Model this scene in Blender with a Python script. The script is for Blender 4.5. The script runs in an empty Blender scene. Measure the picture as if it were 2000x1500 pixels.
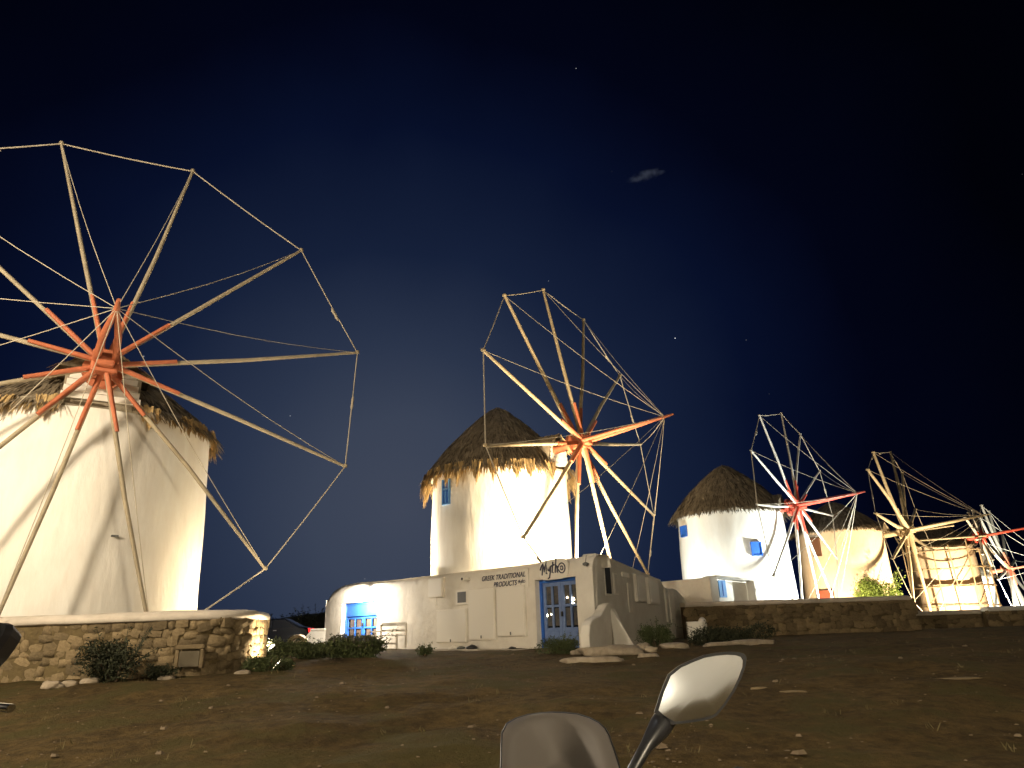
import bpy, math, random
from math import sin, cos, pi, radians as R_, sqrt, atan2, exp, hypot
from mathutils import Vector as V, Matrix, noise
random.seed(11)
sc = bpy.context.scene
COL = sc.collection

# ------------------------------------------------------------------ camera
FPX, PITCH, ROLL, EYE = 1350.0, R_(19.4), R_(-2.0), V((0, 0, 1.5))
fwd = V((0, cos(PITCH), sin(PITCH)))
_r0 = V((1, 0, 0)); _u0 = _r0.cross(fwd)
rgt = _r0 * cos(ROLL) + _u0 * sin(ROLL)
upv = _u0 * cos(ROLL) - _r0 * sin(ROLL)
cam = bpy.data.cameras.new('camera'); camo = bpy.data.objects.new('camera', cam); COL.objects.link(camo)
cam.sensor_fit = 'HORIZONTAL'; cam.sensor_width = 36.0; cam.lens = FPX / 2000 * 36.0
cam.clip_start = 0.05; cam.clip_end = 3000
camo.matrix_world = Matrix(((rgt.x, upv.x, -fwd.x, EYE.x), (rgt.y, upv.y, -fwd.y, EYE.y), (rgt.z, upv.z, -fwd.z, EYE.z), (0, 0, 0, 1)))
sc.camera = camo

# ------------------------------------------------------------------ night sky
world = bpy.data.worlds.new('World'); sc.world = world; world.use_nodes = True
nt = world.node_tree; nt.nodes.clear()
def wn(t, **k):
    n = nt.nodes.new(t)
    for a, b in k.items(): setattr(n, a, b)
    return n
wo = wn('ShaderNodeOutputWorld'); bg = wn('ShaderNodeBackground'); tc = wn('ShaderNodeTexCoord')
nrm = wn('ShaderNodeVectorMath', operation='NORMALIZE'); nt.links.new(tc.outputs['Generated'], nrm.inputs[0])
dt = wn('ShaderNodeVectorMath', operation='DOT_PRODUCT'); nt.links.new(nrm.outputs[0], dt.inputs[0])
gd = V((-0.17, 1, 0.17)).normalized(); dt.inputs[1].default_value = gd
ac0 = wn('ShaderNodeMath', operation='ARCCOSINE'); nt.links.new(dt.outputs['Value'], ac0.inputs[0])
hn = wn('ShaderNodeTexNoise'); hn.inputs['Scale'].default_value = 3.2; hn.inputs['Detail'].default_value = 3; nt.links.new(nrm.outputs[0], hn.inputs['Vector'])
hm = wn('ShaderNodeMapRange'); nt.links.new(hn.outputs[0], hm.inputs[0]); hm.inputs[1].default_value = .3; hm.inputs[2].default_value = .7; hm.inputs[3].default_value = .95; hm.inputs[4].default_value = 1.05
ac = wn('ShaderNodeMath', operation='MULTIPLY'); nt.links.new(ac0.outputs[0], ac.inputs[0]); nt.links.new(hm.outputs[0], ac.inputs[1])
mr = wn('ShaderNodeMapRange'); nt.links.new(ac.outputs[0], mr.inputs[0]); mr.inputs[1].default_value = 0; mr.inputs[2].default_value = R_(90)
rp = wn('ShaderNodeValToRGB'); nt.links.new(mr.outputs[0], rp.inputs[0])
cr = rp.color_ramp
stops = [(0, (.051, .063, .098)), (7, (.042, .055, .090)), (13, (.0240, .0355, .069)), (21, (.0080, .0148, .041)), (30, (.0023, .0050, .0215)), (38, (.0007, .0014, .0070)), (50, (.0003, .0005, .0022)), (90, (.0002, .0003, .0010))]
EXPK = 2 ** -1.9
while len(cr.elements) < len(stops): cr.elements.new(.5)
for e, (p, c) in zip(cr.elements, stops): e.position = p / 90; e.color = (c[0] * EXPK, c[1] * EXPK, c[2] * EXPK, 1)
vo = wn('ShaderNodeTexVoronoi'); nt.links.new(nrm.outputs[0], vo.inputs['Vector']); vo.inputs['Scale'].default_value = 30
ls = wn('ShaderNodeMapRange'); nt.links.new(vo.outputs['Distance'], ls.inputs[0]); ls.inputs[1].default_value = 0.012; ls.inputs[2].default_value = 0.024; ls.inputs[3].default_value = 1; ls.inputs[4].default_value = 0
sp = wn('ShaderNodeSeparateColor'); nt.links.new(vo.outputs['Color'], sp.inputs[0])
pw = wn('ShaderNodeMath', operation='POWER'); nt.links.new(sp.outputs[0], pw.inputs[0]); pw.inputs[1].default_value = 5
ml = wn('ShaderNodeMath', operation='MULTIPLY'); nt.links.new(ls.outputs[0], ml.inputs[0]); nt.links.new(pw.outputs[0], ml.inputs[1])
sm = wn('ShaderNodeMath', operation='MULTIPLY'); nt.links.new(ml.outputs[0], sm.inputs[0]); sm.inputs[1].default_value = 0.45
ad = wn('ShaderNodeMixRGB', blend_type='ADD'); ad.inputs[0].default_value = 1
nt.links.new(rp.outputs[0], ad.inputs[1]); nt.links.new(sm.outputs[0], ad.inputs[2])
nt.links.new(ad.outputs[0], bg.inputs[0]); bg.inputs[1].default_value = 1.0; nt.links.new(bg.outputs[0], wo.inputs[0])

# faint moonlight, the only sun lamp, angled to backlight the added vapour wisp
sun = bpy.data.lights.new('moonlight', 'SUN'); sun.energy = 0.07; sun.angle = R_(0.5); sun.color = (.75, .85, 1)
suno = bpy.data.objects.new('moonlight', sun); COL.objects.link(suno); suno.rotation_euler = (R_(-30), 0, R_(-11))
vs = sc.view_settings; vs.view_transform = 'Standard'; vs.look = 'None'; vs.gamma = 1; vs.exposure = 1.9; vs.use_curve_mapping = False
sc.render.engine = 'CYCLES'; sc.cycles.use_denoising = True; sc.cycles.max_bounces = 6
sc.cycles.sample_clamp_indirect = 4

# ------------------------------------------------------------------ helpers
def ray(x, y): return (fwd * FPX + rgt * (x - 1000) + upv * (750 - y)) / FPX
def atY(x, y, Y):
    d = ray(x, y); return EYE + d * (Y / d.y)
def onplane(x, y, p, n):
    d = ray(x, y); return EYE + d * ((p - EYE).dot(n) / d.dot(n))
def sstep(a, b, t):
    t = max(0, min(1, (t - a) / (b - a))); return t * t * (3 - 2 * t)

MATS = {}
def mat(name, col, rough=.8, col2=None, scale=6, bump=0, bscale=40, metal=0, rnd=0, emit=0, ecol=None, trans=0, alpha=1, detail=5, spec=.3, stretch=None):
    if name in MATS: return MATS[name]
    m = bpy.data.materials.new(name); m.use_nodes = True; t = m.node_tree
    b = t.nodes['Principled BSDF']; b.inputs['Base Color'].default_value = (*col, 1); b.inputs['Roughness'].default_value = rough
    b.inputs['Metallic'].default_value = metal; b.inputs['Specular IOR Level'].default_value = spec
    if trans: b.inputs['Transmission Weight'].default_value = trans
    if alpha < 1: b.inputs['Alpha'].default_value = alpha
    if emit: b.inputs['Emission Strength'].default_value = emit; b.inputs['Emission Color'].default_value = (*(ecol or col), 1)
    tc = t.nodes.new('ShaderNodeTexCoord'); src = tc.outputs['Object']
    if stretch:
        mp = t.nodes.new('ShaderNodeMapping'); mp.inputs['Scale'].default_value = stretch; t.links.new(src, mp.inputs[0]); src = mp.outputs[0]
    out = None
    if col2:
        n = t.nodes.new('ShaderNodeTexNoise'); n.inputs['Scale'].default_value = scale; n.inputs['Detail'].default_value = detail; n.inputs['Roughness'].default_value = .65
        t.links.new(src, n.inputs['Vector'])
        r = t.nodes.new('ShaderNodeValToRGB'); r.color_ramp.elements[0].position = .35; r.color_ramp.elements[1].position = .68
        r.color_ramp.elements[0].color = (*col, 1); r.color_ramp.elements[1].color = (*col2, 1)
        t.links.new(n.outputs[0], r.inputs[0]); out = r.outputs[0]
    if rnd:
        oi = t.nodes.new('ShaderNodeObjectInfo'); hs = t.nodes.new('ShaderNodeHueSaturation')
        mr = t.nodes.new('ShaderNodeMapRange'); mr.inputs[3].default_value = 1 - rnd; mr.inputs[4].default_value = 1 + rnd
        t.links.new(oi.outputs['Random'], mr.inputs[0]); t.links.new(mr.outputs[0], hs.inputs['Value'])
        if out: t.links.new(out, hs.inputs['Color'])
        else: hs.inputs['Color'].default_value = (*col, 1)
        out = hs.outputs[0]
    if out: t.links.new(out, b.inputs['Base Color'])
    if bump:
        n = t.nodes.new('ShaderNodeTexNoise'); n.inputs['Scale'].default_value = bscale; n.inputs['Detail'].default_value = 6
        t.links.new(src, n.inputs['Vector'])
        bp = t.nodes.new('ShaderNodeBump'); bp.inputs['Strength'].default_value = bump; bp.inputs['Distance'].default_value = .05
        t.links.new(n.outputs[0], bp.inputs['Height']); t.links.new(bp.outputs[0], b.inputs['Normal'])
    MATS[name] = m; return m

PL = mat('white_plaster', (.80, .77, .70), .9, (.68, .64, .56), 1.3, .35, 5)
PLT = mat('tower_plaster', (.82, .80, .74), .9, (.71, .66, .58), 1.1, .5, 3.5, stretch=(1, 1, .3), detail=9)
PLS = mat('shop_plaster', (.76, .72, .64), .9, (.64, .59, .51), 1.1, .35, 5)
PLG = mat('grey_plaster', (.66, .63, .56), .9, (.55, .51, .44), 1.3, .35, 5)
PLP = mat('sand_plaster', (.66, .52, .37), .9, (.58, .44, .30), 1.0, .4, 4)
WOOD = mat('pale_wood', (.50, .40, .25), .75, (.36, .28, .17), 3, .05, 14)
WOODG = mat('grey_wood', (.34, .29, .21), .8, (.24, .20, .15), 5, .3, 30)
RED = mat('red_paint', (.50, .155, .07), .6, (.36, .11, .055), 5, .08, 14, detail=8)
REDF = mat('red_paint_vivid', (.55, .080, .045), .55, (.42, .06, .035), 6, .1, 30)
ROPE = mat('rope', (.50, .44, .34), .9, (.42, .36, .27), 2)
THC = mat('thatch_core', (.12, .092, .058), 1, (.075, .056, .034), 7, .6, 12)
TH = mat('thatch_straw', (.25, .20, .135), .95, (.135, .105, .068), 3.5, rnd=.1)
THF = mat('thatch_fringe', (.50, .35, .16), .9, (.33, .22, .095), 7, rnd=.22)
BLUE = mat('blue_paint', (.03, .13, .50), .5, (.02, .10, .40), 4, .1, 20)
BLUEG = mat('dusty_blue_paint', (.16, .23, .42), .55, (.12, .18, .36), 5, .1, 20)
BLUEL = mat('light_blue_paint', (.12, .30, .62), .5)
DARKG = mat('dark_window_glass', (.012, .014, .02), .12, spec=.5)
BRN = mat('brown_wood', (.15, .065, .035), .7)
STONE = mat('field_stone', (.22, .165, .09), .9, (.145, .105, .055), 5, .5, 12, rnd=.35)
MORT = mat('wall_mortar', (.135, .10, .045), 1, (.085, .06, .028), 5, .8, 10)
COPE = mat('coping_plaster', (.62, .55, .46), .9, (.50, .44, .36), 2, .3, 8)
ROCK = mat('pale_rock', (.36, .30, .22), .9, (.24, .19, .13), 5, .7, 9, rnd=.2)
LEAF = mat('leaf_olive', (.070, .085, .028), .7, (.040, .052, .018), 5, rnd=.15)
LEAFD = mat('leaf_dark', (.022, .026, .011), .7, (.035, .038, .016), 5, rnd=.15)
LEAFL = mat('leaf_bright', (.19, .25, .045), .6, (.12, .17, .03), 4)
LEAFP = mat('leaf_mauve', (.12, .10, .085), .7, (.07, .075, .04), 9)
TWIG = mat('twig', (.10, .07, .045), .9)
BLK = mat('black_plastic', (.012, .012, .013), .35, (.02, .02, .022), 30, spec=.5)
CHR = mat('chrome', (.75, .74, .72), .18, metal=1)
MIR = mat('mirror_glass', (.62, .65, .68), .13, metal=1)
RUB = mat('rubber', (.015, .015, .015), .85)
SCRN = mat('smoked_screen', (.13, .115, .10), .6, trans=.35, spec=.15)
GREY = mat('grey_metal', (.16, .165, .16), .6, (.12, .125, .12), 8, metal=.2)
CARB = mat('car_paint', (.010, .012, .018), .18, spec=.6)
CARW = mat('car_paint_white', (.65, .67, .70), .2, spec=.6)
TAIL = mat('tail_light', (.55, .02, .02), .25, emit=.5, ecol=(1, .03, .03))
CONC = mat('concrete', (.42, .37, .30), .9, (.32, .27, .21), 4, .4, 14)
LET = mat('sign_lettering', (.045, .045, .07), .6)
SIGN = mat('sign_board', (.74, .70, .62), .6)
SCAF = mat('scaffold_pole', (.36, .26, .15), .6, (.27, .19, .10), 6)
TARP = mat('grey_tarp', (.48, .47, .44), .8, (.40, .39, .36), 4, .4, 6)
LAMP = mat('lamp_globe', (1, .97, .92), .4, emit=60, ecol=(1, .95, .88))
FLENS = mat('flood_lens', (1, .95, .85), .3, emit=12, ecol=(1, .86, .62))
BULB = mat('warm_bulb', (1, .9, .7), .4, emit=9, ecol=(1, .82, .5))

# ground material: dry earth, stones and thin grass
gm = bpy.data.materials.new('dry_earth'); gm.use_nodes = True; t = gm.node_tree; b = t.nodes['Principled BSDF']
b.inputs['Roughness'].default_value = .95; b.inputs['Specular IOR Level'].default_value = .15
tcn = t.nodes.new('ShaderNodeTexCoord')
def gno(scale, det=6, rough=.65):
    n = t.nodes.new('ShaderNodeTexNoise'); n.inputs['Scale'].default_value = scale; n.inputs['Detail'].default_value = det; n.inputs['Roughness'].default_value = rough
    t.links.new(tcn.outputs['Object'], n.inputs['Vector']); return n
def gramp(n, a, c1, b_, c2):
    r = t.nodes.new('ShaderNodeValToRGB'); r.color_ramp.elements[0].position = a; r.color_ramp.elements[1].position = b_
    r.color_ramp.elements[0].color = (*c1, 1); r.color_ramp.elements[1].color = (*c2, 1); t.links.new(n.outputs[0], r.inputs[0]); return r
r1 = gramp(gno(.55), .38, (.070, .047, .017), .66, (.118, .082, .031))
r2 = gramp(gno(5, 10, .8), .38, (.50, .48, .46), .66, (1.35, 1.3, 1.22))
mx = t.nodes.new('ShaderNodeMixRGB'); mx.blend_type = 'MULTIPLY'; mx.inputs[0].default_value = 1
t.links.new(r1.outputs[0], mx.inputs[1]); t.links.new(r2.outputs[0], mx.inputs[2])
rg = gramp(gno(.9, 5, .6), .50, (0, 0, 0), .62, (1, 1, 1))
mg = t.nodes.new('ShaderNodeMixRGB'); t.links.new(rg.outputs[0], mg.inputs[0]); t.links.new(mx.outputs[0], mg.inputs[1]); mg.inputs[2].default_value = (.068, .054, .017, 1)
t.links.new(mg.outputs[0], b.inputs['Base Color'])
bp = t.nodes.new('ShaderNodeBump'); bp.inputs['Strength'].default_value = .9; bp.inputs['Distance'].default_value = .08
t.links.new(gno(7, 9, .75).outputs[0], bp.inputs['Height']); t.links.new(bp.outputs[0], b.inputs['Normal'])

ORG = {}
def org(o): return ORG.get(o.name, V((0, 0, 0))) if o else V((0, 0, 0))
def tag(o, label=None, cat=None, group=None, kind=None):
    if label: o['label'] = label
    if cat: o['category'] = cat
    if group: o['group'] = group
    if kind: o['kind'] = kind
    return o
def thing(name, loc, label, cat, group=None):
    o = bpy.data.objects.new(name, None); COL.objects.link(o); o.location = loc; o.empty_display_size = .2
    ORG[o.name] = V(loc); return tag(o, label, cat, group)

Z0 = V((0, 0, 1))
class MB:
    def __init__(s): s.v = []; s.f = []; s.sm = []
    def add(s, vs, fs, sm=False):
        k = len(s.v); s.v += [V(p) for p in vs]; s.f += [tuple(i + k for i in f) for f in fs]; s.sm += [sm] * len(fs); return s
    def box(s, c, size, M=None):
        hx, hy, hz = [q / 2 for q in size]; c = V(c); pts = []
        for x, y, z in ((-1, -1, -1), (1, -1, -1), (1, 1, -1), (-1, 1, -1), (-1, -1, 1), (1, -1, 1), (1, 1, 1), (-1, 1, 1)):
            p = V((x * hx, y * hy, z * hz)); pts.append(c + (M @ p if M else p))
        return s.add(pts, [(0, 3, 2, 1), (4, 5, 6, 7), (0, 1, 5, 4), (1, 2, 6, 5), (2, 3, 7, 6), (3, 0, 4, 7)])
    def path(s, pts, rad, n=8, flat=1.0):
        pts = [V(p) for p in pts]; m = len(pts)
        rad = [rad] * m if not hasattr(rad, '__len__') else rad
        d0 = (pts[-1] - pts[0]).normalized(); a = V((0, 0, 1)) if abs(d0.z) < .9 else V((1, 0, 0))
        vs = []
        for i in range(m):
            d = (pts[min(i + 1, m - 1)] - pts[max(i - 1, 0)]).normalized()
            e1 = d.cross(a).normalized(); e2 = e1.cross(d)
            for k in range(n):
                an = 2 * pi * (k + .5) / n; vs.append(pts[i] + e1 * (cos(an) * rad[i]) + e2 * (sin(an) * rad[i] * flat))
        fs = [(i * n + k, i * n + (k + 1) % n, (i + 1) * n + (k + 1) % n, (i + 1) * n + k) for i in range(m - 1) for k in range(n)]
        s.add(vs, fs, n > 4); s.add(vs[:n], [tuple(range(n))]); return s.add(vs[-n:], [tuple(reversed(range(n)))])
    def lathe(s, prof, c=(0, 0, 0), n=48, close=False, M=None):
        c = V(c); vs = []
        for r, z in prof:
            for k in range(n):
                p = V((r * cos(2 * pi * k / n), r * sin(2 * pi * k / n), z)); vs.append(c + (M @ p if M else p))
        m = len(prof)
        fs = [(i * n + k, i * n + (k + 1) % n, (i + 1) * n + (k + 1) % n, (i + 1) * n + k) for i in range(m - 1) for k in range(n)]
        s.add(vs, fs, True)
        if close: s.add(vs[:n], [tuple(reversed(range(n)))]); s.add(vs[-n:], [tuple(range(n))])
        return s
    def prism(s, poly, ext):
        poly = [V(p) for p in poly]; ext = V(ext); n = len(poly)
        vs = poly + [p + ext for p in poly]
        return s.add(vs, [tuple(reversed(range(n))), tuple(range(n, 2 * n))] + [(i, (i + 1) % n, n + (i + 1) % n, n + i) for i in range(n)])
    def grid(s, rows, sm=True):
        n = len(rows[0]); vs = [p for r in rows for p in r]
        return s.add(vs, [(i * n + k, i * n + k + 1, (i + 1) * n + k + 1, (i + 1) * n + k) for i in range(len(rows) - 1) for k in range(n - 1)], sm)
    def mesh(s, name, m, off=V((0, 0, 0))):
        me = bpy.data.meshes.new(name); me.from_pydata([p - off for p in s.v], [], s.f)
        me.polygons.foreach_set('use_smooth', s.sm); me.materials.append(m); me.update(); return me
    def build(s, name, m, parent=None, at=None, bevel=0):
        o0 = org(parent) if parent else (V(at) if at is not None else V((0, 0, 0)))
        o = bpy.data.objects.new(name, s.mesh(name, m, o0)); COL.objects.link(o)
        if parent: o.parent = parent
        else: o.location = o0
        ORG[o.name] = o0
        if bevel:
            bv = o.modifiers.new('bevel', 'BEVEL'); bv.width = bevel; bv.segments = 2; bv.limit_method = 'ANGLE'
        return o
def axes(x, z):
    x = V(x).normalized(); z = V(z).normalized(); y = z.cross(x).normalized(); x = y.cross(z)
    return Matrix((x, y, z)).transposed()
def piece(name, me, loc, M, scale, parent):
    o = bpy.data.objects.new(name, me); COL.objects.link(o); o.parent = parent
    S = Matrix.Diagonal((*scale, 1)); o.matrix_local = Matrix.Translation(V(loc) - org(parent)) @ M.to_4x4() @ S
    ORG[o.name] = V(loc); return o

# ------------------------------------------------------------------ ground
def gz(x, y):
    z = .2 + .58 * sstep(2, 13.5, y) + .10 * sstep(13.5, 18.5, y)
    return z + .10 * sstep(-2, -5, x) * sstep(9, 12.6, y) * (1 - sstep(16, 20, y))
def gzn(x, y):
    f = max(0, 1 - abs(y - 8) / 40) * (1 if abs(x) < 60 else 0)
    z = gz(x, y) + f * (.10 * noise.noise(V((x * .25, y * .25, 3))) + .075 * noise.noise(V((x * .9, y * .9, 7))) + .045 * noise.noise(V((x * 2.7, y * 2.7, 1))))
    if y > 200: z -= (y - 200) * .004
    return z
xs = [-900, -500, -250, -120, -60, -35] + [-24 + .3 * i for i in range(194)] + [36, 45, 60, 120, 250, 500, 900]
ys = [-200, -60, -30, -15, -8, -4, -1] + [.25 * i for i in range(120)] + [31, 34, 38, 45, 60, 90, 140, 220, 400, 800, 1500]
MB().grid([[V((x, y, gzn(x, y))) for x in xs] for y in ys]).build('ground', gm)['kind'] = 'structure'

# low dark hill behind the shop
rows = []
for j in range(9):
    rr = []
    for i in range(41):
        x = -48 + i * 1.3; y = 58 + j * 2.5
        rr.append(V((x, y, .8 + 2.7 * exp(-((x + 17) / 11) ** 2) * sin(pi * min(1, (j + .2) / 8)) * (1 + .25 * noise.noise(V((x * .3, y * .3, 0)))))))
    rows.append(rr)
MB().grid(rows).build('hill', mat('hill_scrub', (.055, .050, .030), 1, (.03, .032, .018), .6, .8, 2))['kind'] = 'structure'

# ------------------------------------------------------------------ lamps
def flood(loc, target, power, col, label, angle=95, blend=.6, size=.15):
    loc = V(loc); d = (V(target) - loc).normalized()
    base = V((loc.x, loc.y, loc.z - .28))
    t = thing('floodlight', base, label, 'floodlight', 'floodlights at the windmills')
    M = axes(V((0, 0, 1)).cross(d), d)
    MB().box(loc - d * .09, (.34, .24, .1), M).build('housing', BLK, t, bevel=.01)
    MB().box(loc - d * .03, (.29, .19, .012), M).build('lens', FLENS, t)
    MB().box(base + V((0, 0, .02)), (.2, .12, .04)).path([base, loc - d * .1], .02, 6).build('bracket', BLK, t)
    l = bpy.data.lights.new('flood_beam', 'SPOT'); l.energy = power; l.color = col; l.spot_size = R_(angle); l.spot_blend = blend; l.shadow_soft_size = size
    o = bpy.data.objects.new('flood_beam', l); COL.objects.link(o); o.parent = t
    o.matrix_local = Matrix.Translation(loc + d * .02 - base) @ axes(V((0, 0, 1)).cross(d), -d).to_4x4()
    return t
WARM = (1, .79, .50); COOL = (.93, 1, .96); NEU = (1, .88, .68)

# ------------------------------------------------------------------ windmills
def strip(mb, p, d, nrm, L, w, bend=0.0):
    s = d.cross(nrm).normalized() * (w / 2); q = p + d * (L * .55); e = p + d * L - nrm * bend
    mb.add([p - s, p + s, q + s, q - s, e + s * .3, e - s * .3], [(0, 1, 2, 3), (3, 2, 4, 5)])
TUFTS = {}
def tuft_mesh(k, L=1.0, w=.42):
    key = (k, L, w)
    if key not in TUFTS:
        rr = random.Random(k * 7 + 1); mb = MB()
        for i in range(44):
            u = rr.uniform(-1, 1); x = u * w / 2; l = L * (1 - .55 * abs(u)) * rr.uniform(.75, 1.05)
            p = V((x, rr.uniform(-.05, .05), rr.uniform(-.03, .12))); d = V((-x * .8 + rr.gauss(0, .04), rr.gauss(0, .05), -1)).normalized()
            strip(mb, p, d, V((rr.gauss(0, .5), -1, 0)).normalized(), l, rr.uniform(.028, .05))
        TUFTS[key] = mb.mesh('reed_bundle', THF)
    return TUFTS[key]

def cylhit(px, py, ax, r):
    d = ray(px, py); o = EYE - V((ax[0], ax[1], 0)); a = d.x ** 2 + d.y ** 2; b_ = 2 * (o.x * d.x + o.y * d.y); c = o.x ** 2 + o.y ** 2 - r * r
    q = b_ * b_ - 4 * a * c
    s = (-b_ - sqrt(max(q, 0))) / (2 * a); return EYE + d * s

def windmill(label, ax, zb, r0, r1, zr, zp, hub, yaw, tilt, spokes, bow, roof='full', tm=PLT, red=RED, wood=WOOD, nstraw=5000, ntuft=26, tl=.95, over=.28, rope=.021, sr=.062, skip=(), droop=None, dormer=True, dw=1.3, rims=True, phase=0.0, gap=0.0):
    ax = V((ax[0], ax[1], 0)); t = thing('windmill', (ax.x, ax.y, zb), label, 'windmill', 'windmills in a row along the ridge')
    # tower
    prof = []
    for i in range(15):
        f = i / 14; prof.append((r0 + (r1 - r0) * f, zb - .25 + (zr + .12 - zb + .25) * f))
    mb = MB(); mb.lathe(prof, ax, 72)
    for i, p in enumerate(mb.v):
        q = p - ax; k = 1 + .016 * noise.noise(V((q.x * .6, q.y * .6, q.z * .5))) + .004 * noise.noise(V((q.x * 2, q.y * 2, q.z * 2)))
        mb.v[i] = V((ax.x + q.x * k, ax.y + q.y * k, q.z))
    mb.build('tower', tm, t)
    MB().lathe([(r1 - .1, zr + .02), (r1 + .07, zr + .02), (r1 + .07, zr + .2), (r1 - .1, zr + .2)], ax, 48).build('ring_beam', WOODG, t)
    # axle frame
    yw, tl_ = R_(yaw), R_(tilt); A = V((sin(yw) * cos(tl_), -cos(yw) * cos(tl_), sin(tl_)))
    e1 = V((0, 0, 1)).cross(A).normalized(); e2 = A.cross(e1); hub = V(hub); Ah = V((A.x, A.y, 0)).normalized()
    # roof
    rr = random.Random(int(zp * 1000)); ro = r1 + over; zlow = zr + (0.05 if roof != 'flat' else .1)
    def rs(tt):   # roof profile
        if roof == 'flat': return ro * tt, zp - (zp - zlow) * (tt ** 1.3)
        return ro * tt, zp - (zp - zlow) * (.90 * tt ** 1.18 + .10 * tt ** 5)
    mb = MB(); pr = [rs(max(i, .15) / 16) for i in range(17)]
    mb.lathe(list(reversed(pr)), ax, 56)
    for i, p in enumerate(mb.v):
        q = p - ax; k = 1 + .035 * noise.noise(V((q.x * 1.1, q.y * 1.1, q.z * 1.3)))
        mb.v[i] = V((ax.x + q.x * k, ax.y + q.y * k, q.z + .06 * noise.noise(V((q.x * 2, q.y * 2, 5)))))
    mb.add([ax + V((0, 0, zp + .02))], [])
    rf = mb.build('roof', THC, t)
    hub_ang = atan2(Ah.y, Ah.x)
    def inhub(a, w): return abs((a - hub_ang + pi) % (2 * pi) - pi) < w
    mb = MB()
    for i in range(nstraw):
        tt = sqrt(rr.uniform(.002, 1)); a = rr.uniform(0, 2 * pi)
        if dormer and tt > .72 and inhub(a, dw / 2 / r1 * .9): continue
        # course structure: strands start on loose horizontal layers
        tt = (int(tt * 13) + rr.uniform(0, .75)) / 13
        r_, z_ = rs(tt); r2, z2 = rs(min(1, tt + .05))
        d = V((cos(a) * (r2 - r_), sin(a) * (r2 - r_), z2 - z_))
        if d.length < 1e-4: continue
        d.normalize(); tg = V((-sin(a), cos(a), 0)); n = tg.cross(d); n = n if n.z > 0 else -n
        d = (d + tg * rr.gauss(0, .16) + n * rr.uniform(-.02, .12)).normalized()
        p = ax + V((cos(a) * r_, sin(a) * r_, z_)) + n * rr.uniform(.01, .07)
        strip(mb, p, d, (n + tg * rr.gauss(0, .4)).normalized(), rr.uniform(.25, .6), rr.uniform(.025, .05), .03)
    o = mb.build('straw', TH, rf); o['kind'] = 'stuff'
    mb = MB()
    for a0 in range(56 * 4):   # short ragged eave straws
        a = a0 / (56 * 4) * 2 * pi + rr.gauss(0, .01)
        if dormer and inhub(a, dw / 2 / r1): continue
        for q in range(5):
            p = ax + V((cos(a) * (ro - .05), sin(a) * (ro - .05), zlow + rr.uniform(.0, .15)))
            d = V((cos(a) * .35 + rr.gauss(0, .1), sin(a) * .35 + rr.gauss(0, .1), -1)).normalized()
            strip(mb, p, d, V((cos(a), sin(a), .2)), rr.uniform(.2, .55) * (tl if ntuft else .5), rr.uniform(.03, .05))
    o = mb.build('eave_straw', THF if ntuft else TH, rf); o['kind'] = 'stuff'
    for i in range(ntuft):
        a = (i + rr.uniform(-.25, .25)) * 2 * pi / ntuft
        if dormer and inhub(a, dw / 2 / r1 * 1.05): continue
        M = axes(V((-sin(a), cos(a), 0)), V((cos(a) * -.22, sin(a) * -.22, 1)))
        s = rr.uniform(.75, 1.15)
        piece('reed_bundle', tuft_mesh(i % 5), ax + V((cos(a) * (ro + .02), sin(a) * (ro + .02), zlow + .12)), M, (rr.uniform(.9, 1.3), 1, s * tl), rf)
    # dormer with boarded front that carries the axle
    if dormer:
        fr = ax + Ah * (r1 + .12); zt = hub.z + .12; M = axes(e1, V((0, 0, 1)))
        nb = 5; h = (zt - zr - .15) / nb
        dm = MB().box(fr - Ah * .85 + V((0, 0, (zr + .15 + zt) / 2)), (dw, 1.6, zt - zr - .15), M).build('dormer', WOODG, t)
        for k in range(nb):
            w = dw * (1.04 - .05 * k)
            MB().box(fr + V((0, 0, zr + .15 + h * (k + .5))) + Ah * .012, (w, .05, h * .93), M).build('board', SIGN if tm is not PLP else WOOD, dm)
        mb = MB()
        c = fr - Ah * .8 + V((0, 0, zt))
        mb.prism([c + e1 * (dw * .62) + Ah * .9 - V((0, 0, .05)), c + Ah * .9 + V((0, 0, .5)), c - e1 * (dw * .62) + Ah * .9 - V((0, 0, .05))], -Ah * 1.7)
        mb.build('dormer_roof', THC, t)
        mb = MB()
        for i in range(420):
            sd = rr.choice((-1, 1)); u = rr.random(); p = c + V((0, 0, .5 - .55 * u + .03)) + e1 * (sd * dw * .62 * u) + Ah * rr.uniform(-.8, .95)
            d = (e1 * sd * .75 - V((0, 0, .6)) + Ah * rr.gauss(.1, .2)).normalized(); strip(mb, p, d, V((0, 0, 1)), rr.uniform(.2, .4), .04)
        mb.build('dormer_straw', THF if ntuft else TH, t)['kind'] = 'stuff'
    # axle, hub and bowsprit
    MB().path([hub - A * (hub.xy - ax.xy).length * .9, hub + A * .35], .17, 12).build('axle', red, t)
    hb = MB().box(hub, (.52, .52, .5), axes(e1, A)).box(hub + A * .3, (.36, .36, .3), axes(e1, A)).build('hub', red, t, bevel=.04)
    MB().path([hub - A * .42, hub - A * .30], .42, 16).build('hub_disc', red, hb)
    tip = hub + A * bow
    for sgn in (-1, 1):
        MB().path([hub + e1 * (.2 * sgn) - A * .1, hub + A * (bow * .55) + e1 * (.13 * sgn), tip], [.085, .075, .05], 6).build('bowsprit_beam', red, t)
    MB().path([tip - A * .25, tip + A * .35], [.07, .035], 8).build('bowsprit_tip', red, t)
    # spokes, rim ropes and stays
    tips = []
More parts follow.
